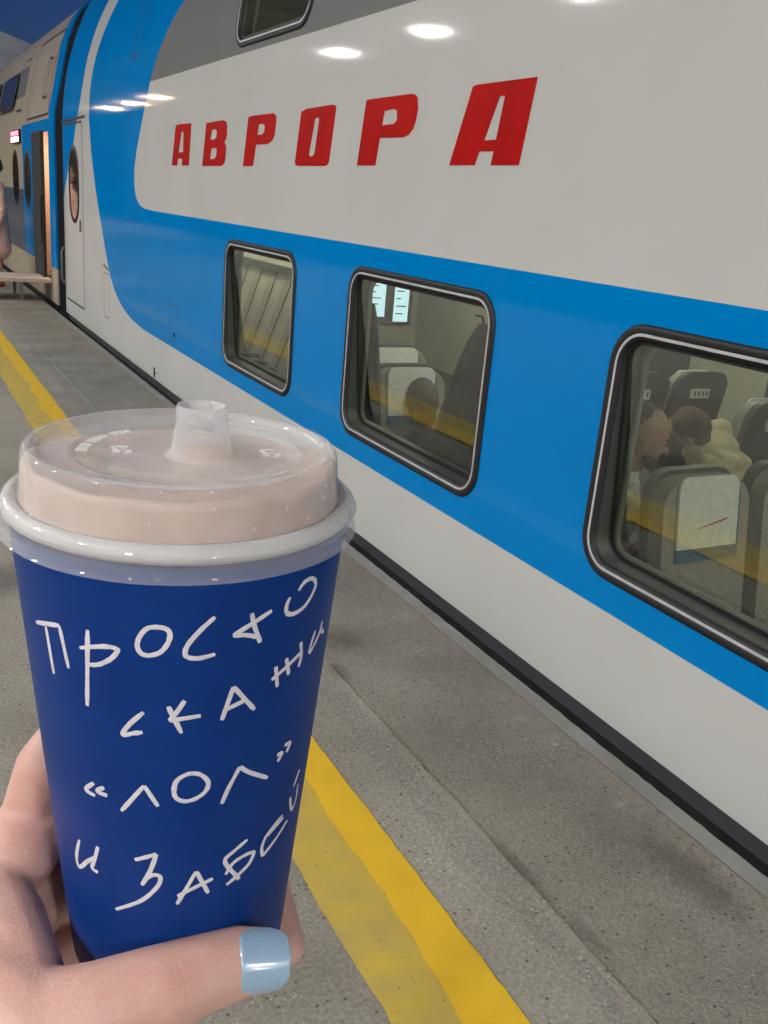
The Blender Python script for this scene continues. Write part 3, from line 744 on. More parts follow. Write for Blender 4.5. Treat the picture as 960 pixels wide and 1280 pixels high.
# ------------------------------------------------------------------ gangway bellows and the next carriage
bel = empty('gangway_bellows', (3.5, 12.3, GZ), 'black rubber gangway joining the two carriages', 'gangway')
bm_ = MB(); L = []
zs = [z for z in ZL if z <= 4.04]
for k in range(9):
    y = 11.94 + k * .075; o = .03 if k % 2 else .0
    L.append([surf(y, z, -.02 - o) for z in [-.1] + zs] + [Vector((7 - p.x, p.y, p.z)) for p in [surf(y, z, -.02 - o) for z in reversed(zs)]])
bm_.loops(L, closed=False); bm_.build('folds', 'bellows', bel, smooth=False)
MB().box((2.3, 11.96, -.5), (4.7, 12.52, -.12)).build('coupler', 'under', bel)

nxt = empty('train_car', (3.5, 25, GZ), 'farther carriage with its boarding door open, beyond the black gangway', 'train car')
nb = MB(); NY0, NY1 = 12.55, 37.0
DY0, DY1, DZ0, DZ1 = 13.0, 13.92, .25, 2.09
def nrow(a, b, y0, y1): nb.loops([[surf(y0, a), surf(y1, a)], [surf(y0, b), surf(y1, b)]], closed=False)
zz = sorted(set(ZL + [DZ0, DZ1]))
for a, b in zip(zz[:-1], zz[1:]):
    if a >= DZ0 - 1e-6 and b <= DZ1 + 1e-6: nrow(a, b, NY0, DY0); nrow(a, b, DY1, NY1)
    else: nrow(a, b, NY0, NY1)
    nb.loops([[far_pt(NY1, a), far_pt(NY0, a)], [far_pt(NY1, b), far_pt(NY0, b)]], closed=False)
loop = [surf(NY0, z) for z in ZL] + [far_pt(NY0, z) for z in reversed(ZL[:-1])]
nb.add(loop, [tuple(range(len(loop)))])
loop = [surf(NY1, z) for z in ZL] + [far_pt(NY1, z) for z in reversed(ZL[:-1])]
nb.add(loop, [tuple(range(len(loop)))])
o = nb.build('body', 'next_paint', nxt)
for p in o.data.polygons: p.use_smooth = abs(p.normal.y) < .5
MB().box((1.958, NY0 + .1, -.055), (5.04, NY1, .002)).build('sole_bar', 'under', nxt)
MB().box((2.02, NY0 + .3, -.62), (4.98, NY1, -.06)).build('underframe', 'under', nxt)
# vestibule
MB().box((1.97, DY0 - .01, .2), (3.4, DY1 + .4, .248)).build('floor', 'carpet', nxt)
MB().box((1.97, DY0 - .04, .25), (3.4, DY0 - .004, 2.3)).build('jamb', 'jamb', nxt)
MB().box((1.97, DY1 + .01, .25), (3.4, DY1 + .05, 2.3)).build('jamb', 'jamb', nxt)
MB().box((3.4, DY0, .25), (3.45, DY1, 2.3)).build('vestibule_wall', 'jamb', nxt)
MB().box((1.97, DY0, 2.14), (3.4, DY1, 2.2)).build('vestibule_ceiling', 'jamb', nxt)
MB().box((2.3, DY0 + .3, 2.12), (2.7, DY1 - .3, 2.138)).build('vestibule_lamp', 'vestibule_light', nxt)
# door leaf slid out along the side, with its narrow window
dl = MB().box((1.885, 13.22, .27), (1.93, 14.02, 2.10)).build('door', 'coat_dark', nxt, bevel=.01)
MB().tube([(1.87, 12.9, .70), (1.83, 12.9, .76), (1.83, 12.9, 1.3), (1.87, 12.9, 1.36)], .014).build('handrail', 'rubber', nxt)
for (a, b, c, d) in ((14.65, 15.25, 1.12, 1.87), (15.95, 16.6, 1.1, 1.9)):
    f = MB().loops([[surf(y, z, .001) for y, z in oval(a, b, c, d, -.02)], [surf(y, z, .01) for y, z in oval(a, b, c, d, 0)], [surf(y, z, .006) for y, z in oval(a, b, c, d, .03)]]).build('window', 'rubber', nxt)
    P = [surf(y, z, .003) for y, z in oval(a, b, c, d, .02)]
    MB().add(P, [tuple(range(len(P)))]).build('pane', 'door_glass', f)
ds = MB().box((1.915, 15.5, 2.0), (1.948, 16.45, 2.19)).build('route_display', 'rubber', nxt, bevel=.005)
MB().box((1.911, 15.56, 2.02), (1.9145, 16.4, 2.09)).build('display_line', 'display_glow', ds)
MB().box((1.911, 15.56, 2.11), (1.9145, 16.4, 2.17)).build('display_line', 'display_red', ds)
frame_seam(nxt, 12.98, 14.9, 2.28, 3.3, .05, .03, 'roof_panel')
frame_seam(nxt, 13.35, 13.6, 2.5, 3.0, .03, .03, 'hatch')
frame_seam(nxt, 15.6, 16.2, 2.45, 3.2, .03, .03, 'hatch')
for (a, b) in ((16.6, 18.4), (19, 20.8)):
    f = MB().loops([[surf(y, z, .001) for y, z in rrect(a, b, 2.5, 3.06, .1)], [surf(y, z, .012) for y, z in rrect(a, b, 2.5, 3.06, .1, .03)]]).build('window', 'rubber', nxt)
    MB().loops([[surf(a + .03, z, .006) for z in (2.55, 2.7, 2.85, 3.03)], [surf(b - .03, z, .006) for z in (2.55, 2.7, 2.85, 3.03)]], closed=False).build('pane', 'door_glass', f)
# boarding plate
rp = empty('boarding_plate', (1.4, 13.2, 0), 'cream boarding plate laid from the open carriage door to the platform', 'ramp')
MB().box((.7, 12.95, .235), (1.945, 13.7, .285)).build('deck', 'ramp_paint', rp, bevel=.008)
for x in (.8, 1.55):
    for y in (13.0, 13.7): MB().box((x, y, 0), (x + .04, y + .04, .236)).build('leg', 'steel', rp)

# distant canopy roof beyond the train
ft = empty('station_roof', (9, 60, 0), 'pale station roof rising beyond the far carriage', 'roof')
MB().add([(5, 58, 9.2), (9.6, 58, 8.0), (9.6, 70, 8.0), (5, 70, 9.2), (5, 58, 7.2), (9.6, 58, 6.2), (9.6, 70, 6.2), (5, 70, 7.2)], [(0, 1, 2, 3), (4, 7, 6, 5), (0, 4, 5, 1), (1, 5, 6, 2), (2, 6, 7, 3), (3, 7, 4, 0)]).build('roof', 'canopy', ft)
ms_ = empty('roof_fill_light', (-2.0, 44, 0), 'added fill light on a pole, out of view, brightening the station roof', 'light mast')  # added light, out of view, put here to brighten the station roof
MB().tube([(-2, 44, 0), (-2, 44, 11.6)], [.12, .07], 12).build('pole', 'canopy_steel', ms_)
MB().box((-2.4, 43.9, 11.6), (-1.6, 44.2, 12.1)).build('head', 'canopy_steel', ms_)
MB().box((-2.35, 44.203, 11.65), (-1.65, 44.215, 12.05)).build('diffuser', 'roof_fill_glow', ms_)
for x in (5.3, 9.2): MB().box((x - .15, 60, GZ), (x + .15, 60.3, 6.6)).build('post', 'canopy_steel', ft)

# ------------------------------------------------------------------ coats and people in the saloon
def coat(x, y, ztop, h, w, d, label):
    o = empty('coat', (x, y, ztop - h), label, 'coat', None)
    L = []
    n = 24
    for k in range(13):
        t = k / 12; z = ztop - t * h
        ww = w * (.10 + .9 * min(1, (t * 1.5)) ** .7); dd = d * (.25 + .75 * t ** .6)
        L.append([Vector((x + dd * math.cos(a) * (1 + .12 * math.sin(5 * a + t * 2)), y + ww * math.sin(a) * (1 + .10 * math.sin(7 * a + 1)), z)) for a in [2 * math.pi * i / n for i in range(n)]])
    MB().loops(L, True, True).build('cloth', 'coat_dark', o, smooth=True)
    MB().tube([(x, y, ztop - .01), (x - .012, y, ztop + .03), (x - .045, y, ztop + .035)], .005).build('loop', 'rubber', o)
    return o
coat(2.125, 3.13, 1.10, .95, .31, .05, 'dark coat hanging at the right side of the middle window')
coat(2.125, 4.13, 1.06, .9, .19, .05, 'dark coat hanging at the left side of the middle window')

def person(name_label, chest, neck, head, hips, facing, shirt, hairmat, arms, headr=.095, legs=None, seatz=None, trouser='trouser', bald=False, base=None, longhair=False):
    f = Vector(facing).normalized(); up = (Vector(head) - Vector(neck)).normalized()
    side = f.cross(up).normalized(); up = side.cross(f).normalized()
    P = empty('person', base or (hips[0], hips[1], hips[2]), name_label, 'person')
    hd = Vector(head); ch = Vector(chest); nk = Vector(neck); hp = Vector(hips)
    body = [[(nk, .052), (hd - up * .03, .055)], [(hd + up * .03 - f * .012, headr * .93), (hd - up * .015 + f * .012, headr * .80)], [(hd - up * .06 + f * .035, .05), (hd - up * .075 + f * .05, .036)],
            [(hd - up * .005 + f * .085, .010), (hd - up * .03 + f * .098, .014)],
            [(hd + side * .078 - f * .01 - up * .02, .018), (hd + side * .08 - f * .012 + up * .01, .02)], [(hd - side * .078 - f * .01 - up * .02, .018), (hd - side * .08 - f * .012 + up * .01, .02)],
            [(hd + up * .022 + f * .072 + side * .03, .016), (hd + up * .022 + f * .072 - side * .03, .016)],
            [(nk - Vector((0, 0, .05)), .06), (nk, .052)], [(nk - Vector((0, 0, .06)), .06), (hp, .1)]]
    for arm in arms: body.append([(Vector(p), r * .8) for p, r in arm]); 
    b = flesh('body', body, 'face_skin', .008, 4, P)
    # hands: palm and fingers at the ends of the arms
    clothes = [[(ch + side * .10, .12), (ch - side * .10, .12)], [(ch, .14), (hp, .15)], [(ch + side * .16 + Vector((0, 0, .06)), .07), (ch - side * .16 + Vector((0, 0, .06)), .07)], [(nk - Vector((0, 0, .05)), .075), (ch, .12)]]
    for arm in arms: clothes.append([(Vector(p), r) for p, r in arm[:-1]] )
    to = flesh('top', clothes, shirt, .009, 5, P)
    roughen(to, lambda c: mnoise.noise(Vector((c.x * 14, c.y * 14, c.z * 34))) * .010 + mnoise.noise(c * 45) * .004)   # cloth folds
    if legs:
        flesh('trousers', [[(Vector(p), r) for p, r in lg] for lg in legs], trouser, .012, 4, P)
    hm = [[(hd + up * .055 - f * .03, headr * .86), (hd + up * .0 - f * .045, headr * .84)]] if not bald else [[(hd + up * .045 - f * .042, headr * .84), (hd - up * .02 - f * .05, headr * .80)], [(hd + up * .062 - f * .015 , headr * .62), (hd + up * .04 - f * .06, headr * .6)]]
    if longhair: hm = [[(hd + up * .04 - f * .015, headr * .93), (hd - up * .0 - f * .03, headr * .92), (hd - up * .09 - f * .03, headr * .62)]]
    ho = flesh('hair', hm, hairmat, .005, 2, P)
    roughen(ho, lambda c: mnoise.noise(c * 38) * .0025 + mnoise.noise(Vector((c.x * 160, c.y * 160, c.z * 30))) * .003)
    for s in (1, -1):
        e = MB(); ellipsoid(e, hd + up * .006 + f * .079 + side * .032 * s, (.011, .011, .009)); e.build('eye', 'ink', P, smooth=True)
        w_ = MB().tube([hd + up * .028 + f * .085 + side * .015 * s, hd + up * .031 + f * .084 + side * .034 * s, hd + up * .024 + f * .075 + side * .05 * s], .005); w_.build('eyebrow', hairmat, P)
    MB().tube([hd - up * .055 + f * .082 + side * .022, hd - up * .053 + f * .09, hd - up * .055 + f * .082 - side * .022], .005).build('mouth', 'red_shoe' if False else 'hair', P)
    return P, hd, f, up, side
# bearded man by the window, looking down to the right
hd = on_wall(805, 545, 2.44)
man, h_, f_, u_, s_ = person('bearded man in a pale shirt looking down behind the near seat', (2.38, hd.y + .08, .50), (2.40, hd.y + .04, .66), hd, (2.45, hd.y + .42, .12), (.80, -.54, -.24), 'shirt', 'hair',
    [[((2.25, hd.y + .12, .42), .055), ((2.2, hd.y + .0, .22), .045), ((2.33, hd.y - .12, .35), .036), ((2.40, hd.y - .13, .42), .03)], [((2.62, hd.y + .12, .42), .055), ((2.66, hd.y - .05, .25), .045), ((2.56, hd.y - .14, .52), .036), ((2.54, hd.y - .13, .60), .032)]],
    legs=[[((2.38, hd.y + .4, .08), .09), ((2.36, hd.y + .0, .10), .07), ((2.36, hd.y - .02, -.32), .05)], [((2.55, hd.y + .4, .08), .09), ((2.56, hd.y + .0, .10), .07), ((2.56, hd.y - .02, -.32), .05)]], bald=True)
flesh('beard', [[(h_ - u_ * .060 + f_ * .028 + s_ * .050, .019), (h_ - u_ * .085 + f_ * .06 + s_ * .02, .026), (h_ - u_ * .085 + f_ * .06 - s_ * .02, .026), (h_ - u_ * .060 + f_ * .028 - s_ * .050, .019)], [(h_ - u_ * .045 + f_ * .088 + s_ * .022, .009), (h_ - u_ * .042 + f_ * .094, .011), (h_ - u_ * .045 + f_ * .088 - s_ * .022, .009)]], 'hair', .005, 2, man)
# person in the cream jacket across the aisle, turned away
hd2 = on_wall(860, 534, 3.30)
person('person in a cream jacket leaning across the aisle, brown hair turned away', (3.52, hd2.y - .02, .42), (3.42, hd2.y + .02, .58), hd2, (3.62, hd2.y - .05, .05), (-.5, .8, -.3), 'jacket_cream', 'hair_brown',
    [[((3.36, hd2.y - .1, .48), .07), ((3.30, hd2.y - .2, .28), .06), ((3.34, hd2.y + .05, .14), .045), ((3.36, hd2.y + .12, .12), .035)], [((3.66, hd2.y - .02, .46), .07), ((3.72, hd2.y - .02, .26), .06), ((3.6, hd2.y + .18, .14), .045), ((3.56, hd2.y + .22, .14), .035)]],
    legs=[[((3.55, hd2.y - .05, .05), .1), ((3.55, hd2.y + .35, .05), .075), ((3.55, hd2.y + .36, -.33), .05)], [((3.7, hd2.y - .05, .05), .1), ((3.72, hd2.y + .35, .05), .075), ((3.72, hd2.y + .36, -.33), .05)]], longhair=True, headr=.086)
# passenger seen over the blue seat in the middle window
hd3 = on_wall(526, 503, 2.42)
person('dark-haired passenger seen from behind, low in the middle window', (2.44, hd3.y - .04, .26), (2.43, hd3.y - .015, .44), hd3, (2.45, hd3.y - .10, .05), (.25, .9, -.25), 'coat_dark', 'hair',
    [[((2.26, hd3.y - .02, .33), .06), ((2.22, hd3.y + .06, .12), .05), ((2.3, hd3.y + .16, .1), .036), ((2.34, hd3.y + .17, .1), .03)], [((2.62, hd3.y - .02, .33), .06), ((2.64, hd3.y + .06, .12), .05), ((2.5, hd3.y + .16, .1), .036), ((2.46, hd3.y + .17, .1), .03)]],
    legs=[[((2.36, hd3.y - .1, .02), .09), ((2.36, hd3.y + .3, .02), .07), ((2.36, hd3.y + .31, -.33), .05)], [((2.54, hd3.y - .1, .02), .09), ((2.54, hd3.y + .3, .02), .07), ((2.54, hd3.y + .31, -.33), .05)]], longhair=True)
# attendant on the platform by the far door, mostly outside the frame
ax, ay = 1.46, 14.6
att, h_, f_, u_, s_ = person('person in a salmon coat standing beyond the boarding plate', (ax, ay, 1.30), (ax, ay, 1.50), (ax, ay, 1.63), (ax, ay, .95), (-1, -.2, 0), 'coat_salmon', 'hair_brown',
    [[((ax + .04, ay - .19, 1.38), .065), ((ax + .07, ay - .24, 1.1), .055), ((ax + .0, ay - .24, .85), .045), ((ax - .01, ay - .24, .78), .04)], [((ax + .04, ay + .19, 1.38), .065), ((ax + .07, ay + .24, 1.1), .055), ((ax + .0, ay + .24, .85), .045), ((ax - .01, ay + .24, .78), .04)]],
    legs=[[((ax, ay - .09, .8), .085), ((ax + .01, ay - .09, .45), .06), ((ax, ay - .09, .08), .042)], [((ax, ay + .09, .8), .085), ((ax + .01, ay + .09, .45), .06), ((ax, ay + .09, .08), .042)]], trouser='face_skin', base=(ax, ay, 0))
flesh('coat_skirt', [[((ax, ay - .05, 1.0), .15), ((ax, ay - .06, .55), .19)], [((ax, ay + .05, 1.0), .15), ((ax, ay + .06, .55), .19)]], 'coat_salmon', .015, 4, att)
for s in (-1, 1):
    flesh('shoe', [[((ax + .03, ay + .09 * s, .05), .045), ((ax - .13, ay + .09 * s, .035), .034)]], 'red_shoe', .008, 2, att)

# ------------------------------------------------------------------ the cup
A0 = pc(229, 645, .25)                                   # axis point at the lid skirt's lower edge
ABOT = pc(224, 1170, .2955)
AX = (A0 - ABOT).normalized()                            # cup axis, up
FR = (CAM - A0); FR = (FR - AX * FR.dot(AX)).normalized()  # towards the viewer
RT = (FR.cross(AX)) * -1
if RT.dot(right) < 0: RT = -RT
def cupP(phi, rho, h): return A0 + AX * h + (RT * math.cos(phi) + FR * math.sin(phi)) * rho
HB = -.138
RB = .0322
RT_ = .0440
def Rcup(h): return RT_ + (h / HB) * (RB - RT_)
cup = empty('paper_cup', ABOT, 'blue paper cup with white handwriting and clear dome lid held in the hand', 'cup')
def lathe(profile, n=96, closed=False):
    L = [[cupP(2 * math.pi * i / n, r, h) for i in range(n)] for r, h in profile]
    return MB().loops(L)
UP = lambda h: h if h <= .0078 else .0078 + (h - .0078) * 1.245
def scaled(P, k): return [(r * k, UP(h)) for r, h in P]
lathe([(.0001, HB + .006), (.0300, HB + .006), (.0306, HB), (.0318, HB), (.0323, HB + .002), (.03245, HB + .004)] + [(Rcup(h), h) for h in [HB + .005 + (abs(HB) + .0) * k / 14 for k in range(15)]] + [(.0420, .0048), (Rcup(HB + .01) - .0015, HB + .01)]).build('wall', 'cup_blue', cup, smooth=True)
sm = MB(); sm.loops([[cupP(math.radians(200), Rcup(h) + .0003, h), cupP(math.radians(200.6), Rcup(h) + .0003, h)] for h in (HB + .004, 0)], closed=False)
rim = [(.0436 + .0023 * math.cos(a), .0058 + .0024 * math.sin(a)) for a in [2 * math.pi * i / 16 for i in range(17)]]
lathe(rim).build('rim', 'cup_white', cup, smooth=True)
fo = MB(); L = []; n = 96
fprof = [(.0438, .0035), (.0429, .008), (.0424, .0110), (.0421, .0122), (.0412, .0128), (.0390, .0128), (.034, .0126), (.028, .0128), (.02, .0123), (.012, .0127), (.005, .0126), (.0002, .0126)]
for r, h in scaled(fprof, .966):
    lp_ = []
    for i in range(n):
        a = 2 * math.pi * i / n
        nn = mnoise.noise(Vector((math.cos(a) * r * 60, math.sin(a) * r * 60, 3)))
        cl = min(1, max(0, (math.sin(a) + .75) / .75)); h2 = .0030 * cl * cl * (3 - 2 * cl) * min(1, max(0, (r - .034) / .004)) if h > .0115 else 0
        lp_.append(cupP(a, r - (.0002 if r > .04 else 0), h2 + h + (.0014 * nn if h > .0128 else (.0006 * nn if h > .012 else 0))))
    L.append(lp_)
fo.loops(L); fo.build('drink', 'foam', cup, smooth=True)
# lid: skirt, flange over the rim, dome, recessed top, spout
lid = empty('lid', A0, parent=cup)
lathe(scaled([(.0492, -.0002), (.0485, .0003), (.0481, .0010), (.0480, .0042), (.0489, .0050), (.0491, .0056), (.0489, .0060)], .953)).build('skirt', 'lid_plastic', lid, smooth=True)
lathe([(.0466, .0060), (.0461, .0072), (.0448, .0085), (.0436, .0087), (.0425, .0082), (.0420, .0076), (.0418, .0078)]).build('flange', 'lid_plastic', lid, smooth=True)
lathe(scaled([(.0433, .0078), (.0429, .0105), (.0425, .0140), (.0422, .0165), (.0419, .0175), (.0413, .0181), (.0404, .0183), (.0393, .0182), (.0384, .0176), (.0380, .0170)], .966)).build('dome', 'lid_plastic', lid, smooth=True)
SPO = A0 + RT * .0046 + FR * .0005
def disc():
    L = []; n = 96
    for r, h in scaled([(.0380, .0170), (.0370, .0166), (.0345, .0165), (.0318, .0163), (.0306, .0164), (.0302, .0158), (.020, .0157), (.0098 / .966, .0157)], .966):
        t = max(0, (r - .0098) / (.0367 - .0098))
        L.append([cupP(2 * math.pi * i / n, r, h) + RT * .0046 * (1 - t) for i in range(n)])
    return MB().loops(L)
disc().build('top', 'lid_plastic', lid, smooth=True)
L = []
for r, h in [(.0098, .0157), (.0086, .0162), (.0080, .0175), (.0073, .0225), (.00665, .0272), (.0067, .0276), (.0066, .0308), (.0063, .0313), (.0058, .0310), (.0057, .0285), (.0060, .0265)]:
    h = UP(.0157) + (h - .0157) * .865
    L.append([SPO + AX * h + (RT * math.cos(2 * math.pi * i / 48) + FR * math.sin(2 * math.pi * i / 48)) * r for i in range(48)])
MB().loops(L)  .build('spout', 'lid_spout', lid, smooth=True)
# embossed marks on the recessed top
def arc_marks(a0, a1, r0, r1, n):
    for k in range(n):
        a = a0 + (a1 - a0) * k / n; b = a + (a1 - a0) / n * (.55 + .25 * (k % 3 == 0))
        if k in (5, 11): continue
        P = [cupP(a, r0, .0178), cupP(a, r1, .0178), cupP(b, r1, .0178), cupP(b, r0, .0178)]
        Q = [p + AX * .0003 for p in P]
        MB().loops([P, Q], True, True).build('embossed_mark', 'lid_mark', lid)
arc_marks(math.radians(178), math.radians(236), .0245, .0275, 16)
def flatpt(x, y, h=.0179): return A0 + RT * x + FR * y + AX * h
for cxm in (-.0165, .0225):
    tri = [Vector((.0028 * math.cos(a), .0030 * math.sin(a))) for a in (math.pi / 2, math.pi * 7 / 6, math.pi * 11 / 6)]
    for i in range(3):
        a, b = tri[i], tri[(i + 1) % 3]; a, b = a.lerp(b, .15), a.lerp(b, .85)
        MB().tube([flatpt(cxm + a.x, -.003 + a.y), flatpt(cxm + b.x, -.003 + b.y)], .0003, 6).build('embossed_mark', 'lid_mark', lid)
    for k, dx in enumerate((-.0016, .0014)):
        q = [(dx, .005), (dx, .0022), (dx + .0016, .0022), (dx + .0016, .0035), (dx, .0035)]
        MB().tube([flatpt(cxm + u, -.003 + v * 1.0 + .0005) for u, v in q], .0003, 6).build('embossed_mark', 'lid_mark', lid)
# condensation drops under the dome's shoulder
for k in range(9):
    a = math.radians(random.uniform(25, 155)); h = random.uniform(.009, .017)
    e = MB(); ellipsoid(e, cupP(a, .0420 - (h - .0078) * .11, h), (.0003, .0003, random.uniform(.0003, .0008)), n=8, m=5)
    e.build('drop', 'lid_mark', lid, smooth=True)
# handwriting: strokes traced to the cone of the cup
def cup_hit(px, py):
    d = ray(px, py).normalized(); o = CAM - A0
    # cone: rho = a + b h
    a = RT_; b = (RB - RT_) / HB
    oh, dh = o.dot(AX), d.dot(AX); op, dp = o - AX * oh, d - AX * dh
    A = dp.dot(dp) - (b * dh) ** 2; B = 2 * (op.dot(dp) - (a + b * oh) * b * dh); C = op.dot(op) - (a + b * oh) ** 2
    D = B * B - 4 * A * C
    if D < 0: D = 0
    t = (-B - math.sqrt(D)) / (2 * A)
    p = CAM + d * t; rel = p - A0; h = rel.dot(AX); nrm = (rel - AX * h).normalized()
    return p, (nrm + AX * -b).normalized()
def stroke(mb, pts, w=.00135, closed=False):
    P = catmull([(x, y, 0) for x, y in pts], 7, closed) if len(pts) > 2 else [Vector((*pts[0], 0)).lerp(Vector((*pts[1], 0)), i / 8) for i in range(9)]
    H = [cup_hit(p.x, p.y) for p in P]; L = []
    for i, (p, nn) in enumerate(H):
        t = (H[min(i + 1, len(H) - 1)][0] - H[max(i - 1, 0)][0])
        if t.length < 1e-9: continue
        t.normalize(); s = nn.cross(t).normalized()
        u = i / (len(H) - 1); ww = w * (.92 + .2 * mnoise.noise(Vector((pts[0][0], i * .35, 0)))) * (1 if closed else (.7 + .3 * min(1, min(u, 1 - u) * 10)))
        L.append([p + s * ww / 2 + nn * .00006, p + nn * .00016, p - s * ww / 2 + nn * .00006])
    mb.loops(L, closed=False)
ca = lambda P: [(30 + x / 4.8, 710 + y / 4.8) for x, y in P]
cb = lambda P: [(220 + x / 4.8, 710 + y / 4.8) for x, y in P]
cc = lambda P: [(90 + x / 5.82, 930 + y / 5.82) for x, y in P]
c4 = lambda P: [(230 + x / 5.565, 920 + y / 5.565) for x, y in P]
GL = [
 [ca([(75,325),(215,345)]), ca([(132,350),(180,632)]), ca([(212,345),(268,600)])],
 [ca([(382,370),(380,825)]), ca([(335,478),(480,470),(550,482),(560,500),(520,545),(450,578),(392,580)])],
 ['c', ca([(735,365),(790,354),(850,364),(876,395),(863,450),(820,503),(755,524),(705,512),(680,470),(692,415)])],
 [cb([(235,293),(150,370),(75,455),(54,510),(75,536),(140,541),(235,517)])],
 [cb([(455,270),(468,340),(505,445)]), cb([(575,255),(470,325),(342,405)]), cb([(342,405),(420,402),(490,412)])],
 [cb([(735,135),(770,85),(815,62),(838,92),(815,160),(765,235),(705,274),(664,268),(664,222),(685,175)])],
 [ca([(718,865),(640,930),(595,985),(602,1002),(650,992),(712,985)])],
 [ca([(865,830),(945,990)]), [(231,875.5),(221,890),(211.5,901)], [(211.5,901),(230,898),(251,894.5)]],
 [cb([(275,912),(345,712)]), cb([(345,712),(470,848)]), cb([(282,858),(415,792)])],
 [cb([(572,672),(665,590),(755,500)]), cb([(598,590),(607,712)]), cb([(662,540),(675,638)]), cb([(748,442),(751,520),(735,592)])],
 [cb([(835,375),(803,480),(808,497),(855,400),(878,314)]), cb([(876,330),(868,368),(884,383)])],
 [cc([(160,282),(102,330),(170,375)]), cc([(235,315),(182,342),(258,375)])],
 [cc([(360,485),(525,302)]), cc([(525,302),(625,452)])],
 ['c', [(217.5,989),(221,976),(235,967.5),(250,968),(260,977),(257.5,988),(246,997.5),(232,1001.5),(221,998)]],
 [c4([(262,470),(310,360),(390,212)]), c4([(390,212),(450,250),(580,290)])],
 [c4([(645,132),(687,112)]), c4([(687,112),(650,178)]), c4([(697,65),(742,40)]), c4([(742,40),(712,112)])],
 [cc([(55,695),(35,800),(42,870),(65,892),(110,855),(160,825)]), cc([(190,745),(165,840),(147,900),(190,933)])],
 [cc([(458,842),(540,822),(615,800)]), cc([(615,800),(570,920),(510,1025)]), cc([(535,985),(590,952),(640,965),(632,1020),(570,1090),(480,1150),(320,1202)])],
 [[(221.4,1130),(245.3,1089)], [(245.3,1089),(260.2,1116)], [(222,1120),(244,1109),(266,1098)]],
 [c4([(440,720),(360,790),(288,855),(302,905),(370,978),(376,998)]), c4([(290,962),(340,885),(420,830),(480,808),(480,830),(445,895),(370,970),(295,1035)])],
 [c4([(683,550),(575,690),(540,780),(548,833)]), c4([(548,833),(640,710),(716,587)]), c4([(690,566),(640,625),(580,692)])],
 [c4([(738,422),(740,485),(753,505),(778,430),(792,330)]), c4([(803,232),(762,350)])],
]
for g in GL:
    mb = MB(); closed = g[0] == 'c'
    for s in g[1 if closed else 0:]: stroke(mb, s, closed=closed)
    mb.build('letter', 'marker_white', cup, smooth=True)

# ------------------------------------------------------------------ the hand
hand = empty('hand', pc(-330, 1560, .27), 'left hand with pale blue thumbnail wrapped around the blue cup', 'hand')
mm = .001
def cp(deg, extra, h): return cupP(math.radians(deg), Rcup(h) + extra, h)
T = [(pc(323, 1200, .2590), 8.8 * mm), (pc(296, 1203, .2570), 9.8 * mm), (pc(255, 1216, .2525), 10.4 * mm), (pc(205, 1236, .2475), 11.6 * mm), (pc(120, 1264, .242), 12.4 * mm), (pc(45, 1288, .241), 14.5 * mm), (pc(-110, 1370, .25), 19 * mm)]
IDX = [(pc(-75, 1165, .275), 15 * mm), (pc(-28, 1092, .281), 11.5 * mm), (pc(35, 1028, .293), 9.2 * mm), (cp(203, .0088, -.089), 8.7 * mm), (cp(240, .0088, -.072), 8.4 * mm), (cp(280, .0082, -.072), 8.0 * mm), (cp(308, .0076, -.080), 7.3 * mm), (cp(322, .0072, -.086), 6.4 * mm)]
MID = [(pc(-110, 1190, .297), 15 * mm), (cp(192, .0165, -.114), 13 * mm), (cp(220, .0098, -.108), 9.4 * mm), (cp(255, .0092, -.104), 9 * mm), (cp(295, .0086, -.110), 8.4 * mm), (cp(304, .008, -.122), 7.4 * mm), (pc(359, 1183, .302), 6.2 * mm)]
RNG = [(pc(-120, 1270, .312), 15 * mm), (cp(195, .018, -.138), 13 * mm), (cp(222, .0098, -.132), 9 * mm), (cp(255, .0092, -.130), 8.6 * mm), (cp(290, .0085, -.132), 8 * mm), (cp(312, .008, -.138), 6.8 * mm)]
LIT = [(pc(-120, 1370, .318), 14 * mm), (cp(200, .016, -.160), 8.6 * mm), (cp(225, .004, -.156), 7.8 * mm), (cp(260, -.006, -.1555), 7.2 * mm), (cp(290, -.012, -.1545), 6.2 * mm)]
WEB = [[(pc(0, 1160, .266), 13 * mm), (pc(28, 1228, .251), 11.5 * mm)], [(pc(0, 1160, .266), 13 * mm), (IDX[1][0], 11 * mm)], [(pc(-70, 1190, .262), 16 * mm), (pc(0, 1160, .266), 13 * mm)], [(pc(-70, 1190, .262), 16 * mm), (T[5][0], 15 * mm)],
       [(pc(-70, 1190, .262), 16 * mm), (T[6][0], 19 * mm)], [(IDX[0][0], 15 * mm), (T[6][0], 19 * mm)]]
wrist = pc(-330, 1560, .27); elbow = pc(-760, 2500, .36)
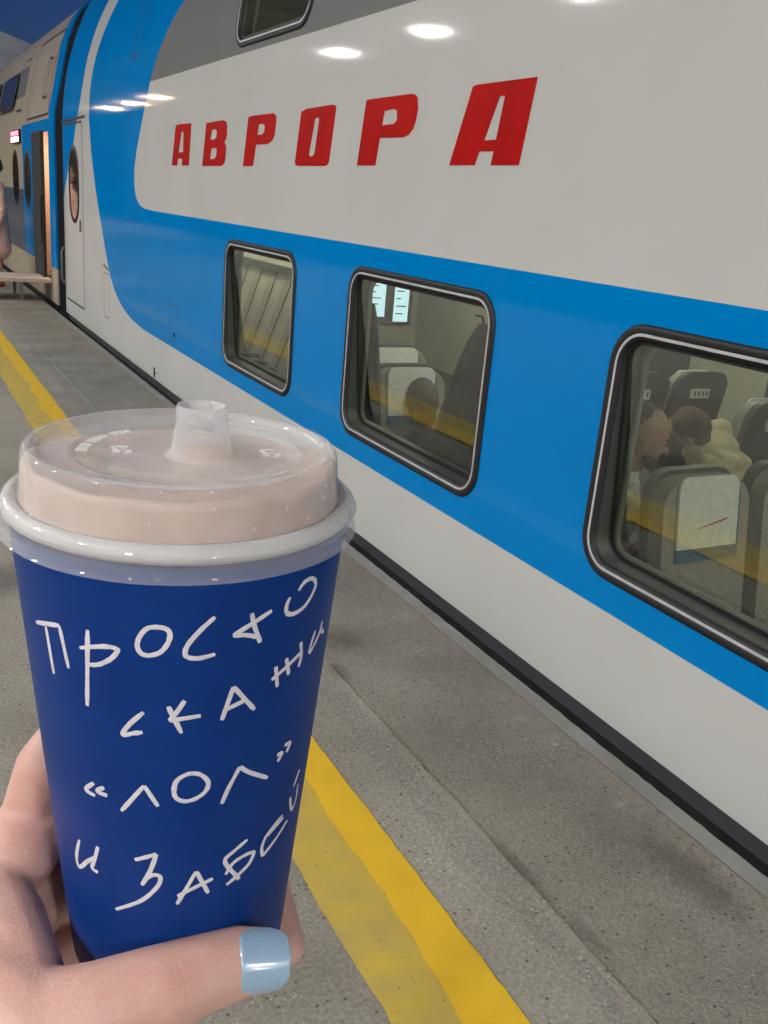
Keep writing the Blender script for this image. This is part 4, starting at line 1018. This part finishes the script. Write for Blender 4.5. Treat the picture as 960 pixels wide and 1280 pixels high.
PALM = [[(IDX[0][0], 15 * mm), (MID[0][0], 15 * mm), (RNG[0][0], 15 * mm), (LIT[0][0], 14 * mm)]] + [[(q[0][0], q[0][1]), (wrist, 22 * mm)] for q in (IDX, MID, RNG, LIT)] + [[(T[6][0], 19 * mm), (wrist, 22 * mm)], [(wrist, 24 * mm), (wrist.lerp(elbow, .3), 28 * mm), (wrist.lerp(elbow, .65), 36 * mm), (elbow, 38 * mm)]]
# thumb nail: a curved plate on the outer side of the thumb tip
ta, tb = pc(291, 1203, .2566), pc(357, 1198, .2606)
tdir = (tb - ta).normalized(); tn = (CAM - ta); tn = (tn - tdir * tn.dot(tdir)).normalized(); tu = tdir.cross(tn).normalized()
if tu.dot(down) > 0: tu = -tu
def nail_pt(u, v, off):
    # superellipse plate: u 0..1 root to tip, v -1..1 across
    U = u * 2 - 1; e = 2.9
    half = max(1 - abs(U) ** e, 0) ** (1 / e)
    vv = v * half
    ang = vv * math.radians(57)
    r = (9.75 - .85 * u + off - 1.3 * max(0, 1 - u / .14) ** 2) * mm * (1 - .015 * U * U)
    return ta + tdir * ((tb - ta).length * u) + (tn * math.cos(ang) + tu * math.sin(ang)) * r
FOLD = [[(nail_pt(u, sg * 1.10, -1.1), 1.5 * mm) for u in (.16, .3, .45, .6, .75)] for sg in (-1, 1)] + [[(nail_pt(.05, v, -.9) - tdir * .0007, 1.45 * mm) for v in (-.95, -.7, -.4, 0, .4, .7, .95)]]
skin = flesh('skin', [T, IDX, MID, RNG, LIT] + WEB + PALM + FOLD, 'skin', .0011, 9, hand)
Nn = 40; nl = MB(); L = []
top = [[nail_pt(i / Nn, -1 + 2 * j / Nn, .38) for j in range(Nn + 1)] for i in range(Nn + 1)]
bot = [[nail_pt(i / Nn, -1 + 2 * j / Nn, -.3) for j in range(Nn + 1)] for i in range(Nn + 1)]
nl.loops(top, closed=False); nl.loops(bot, closed=False)
edge = lambda g: g[0] + [r[-1] for r in g[1:]] + g[-1][::-1][1:] + [r[0] for r in g[::-1][1:-1]]
nl.loops([edge(top), edge(bot)])
nl.build('thumbnail', 'nail_polish', hand, smooth=True)
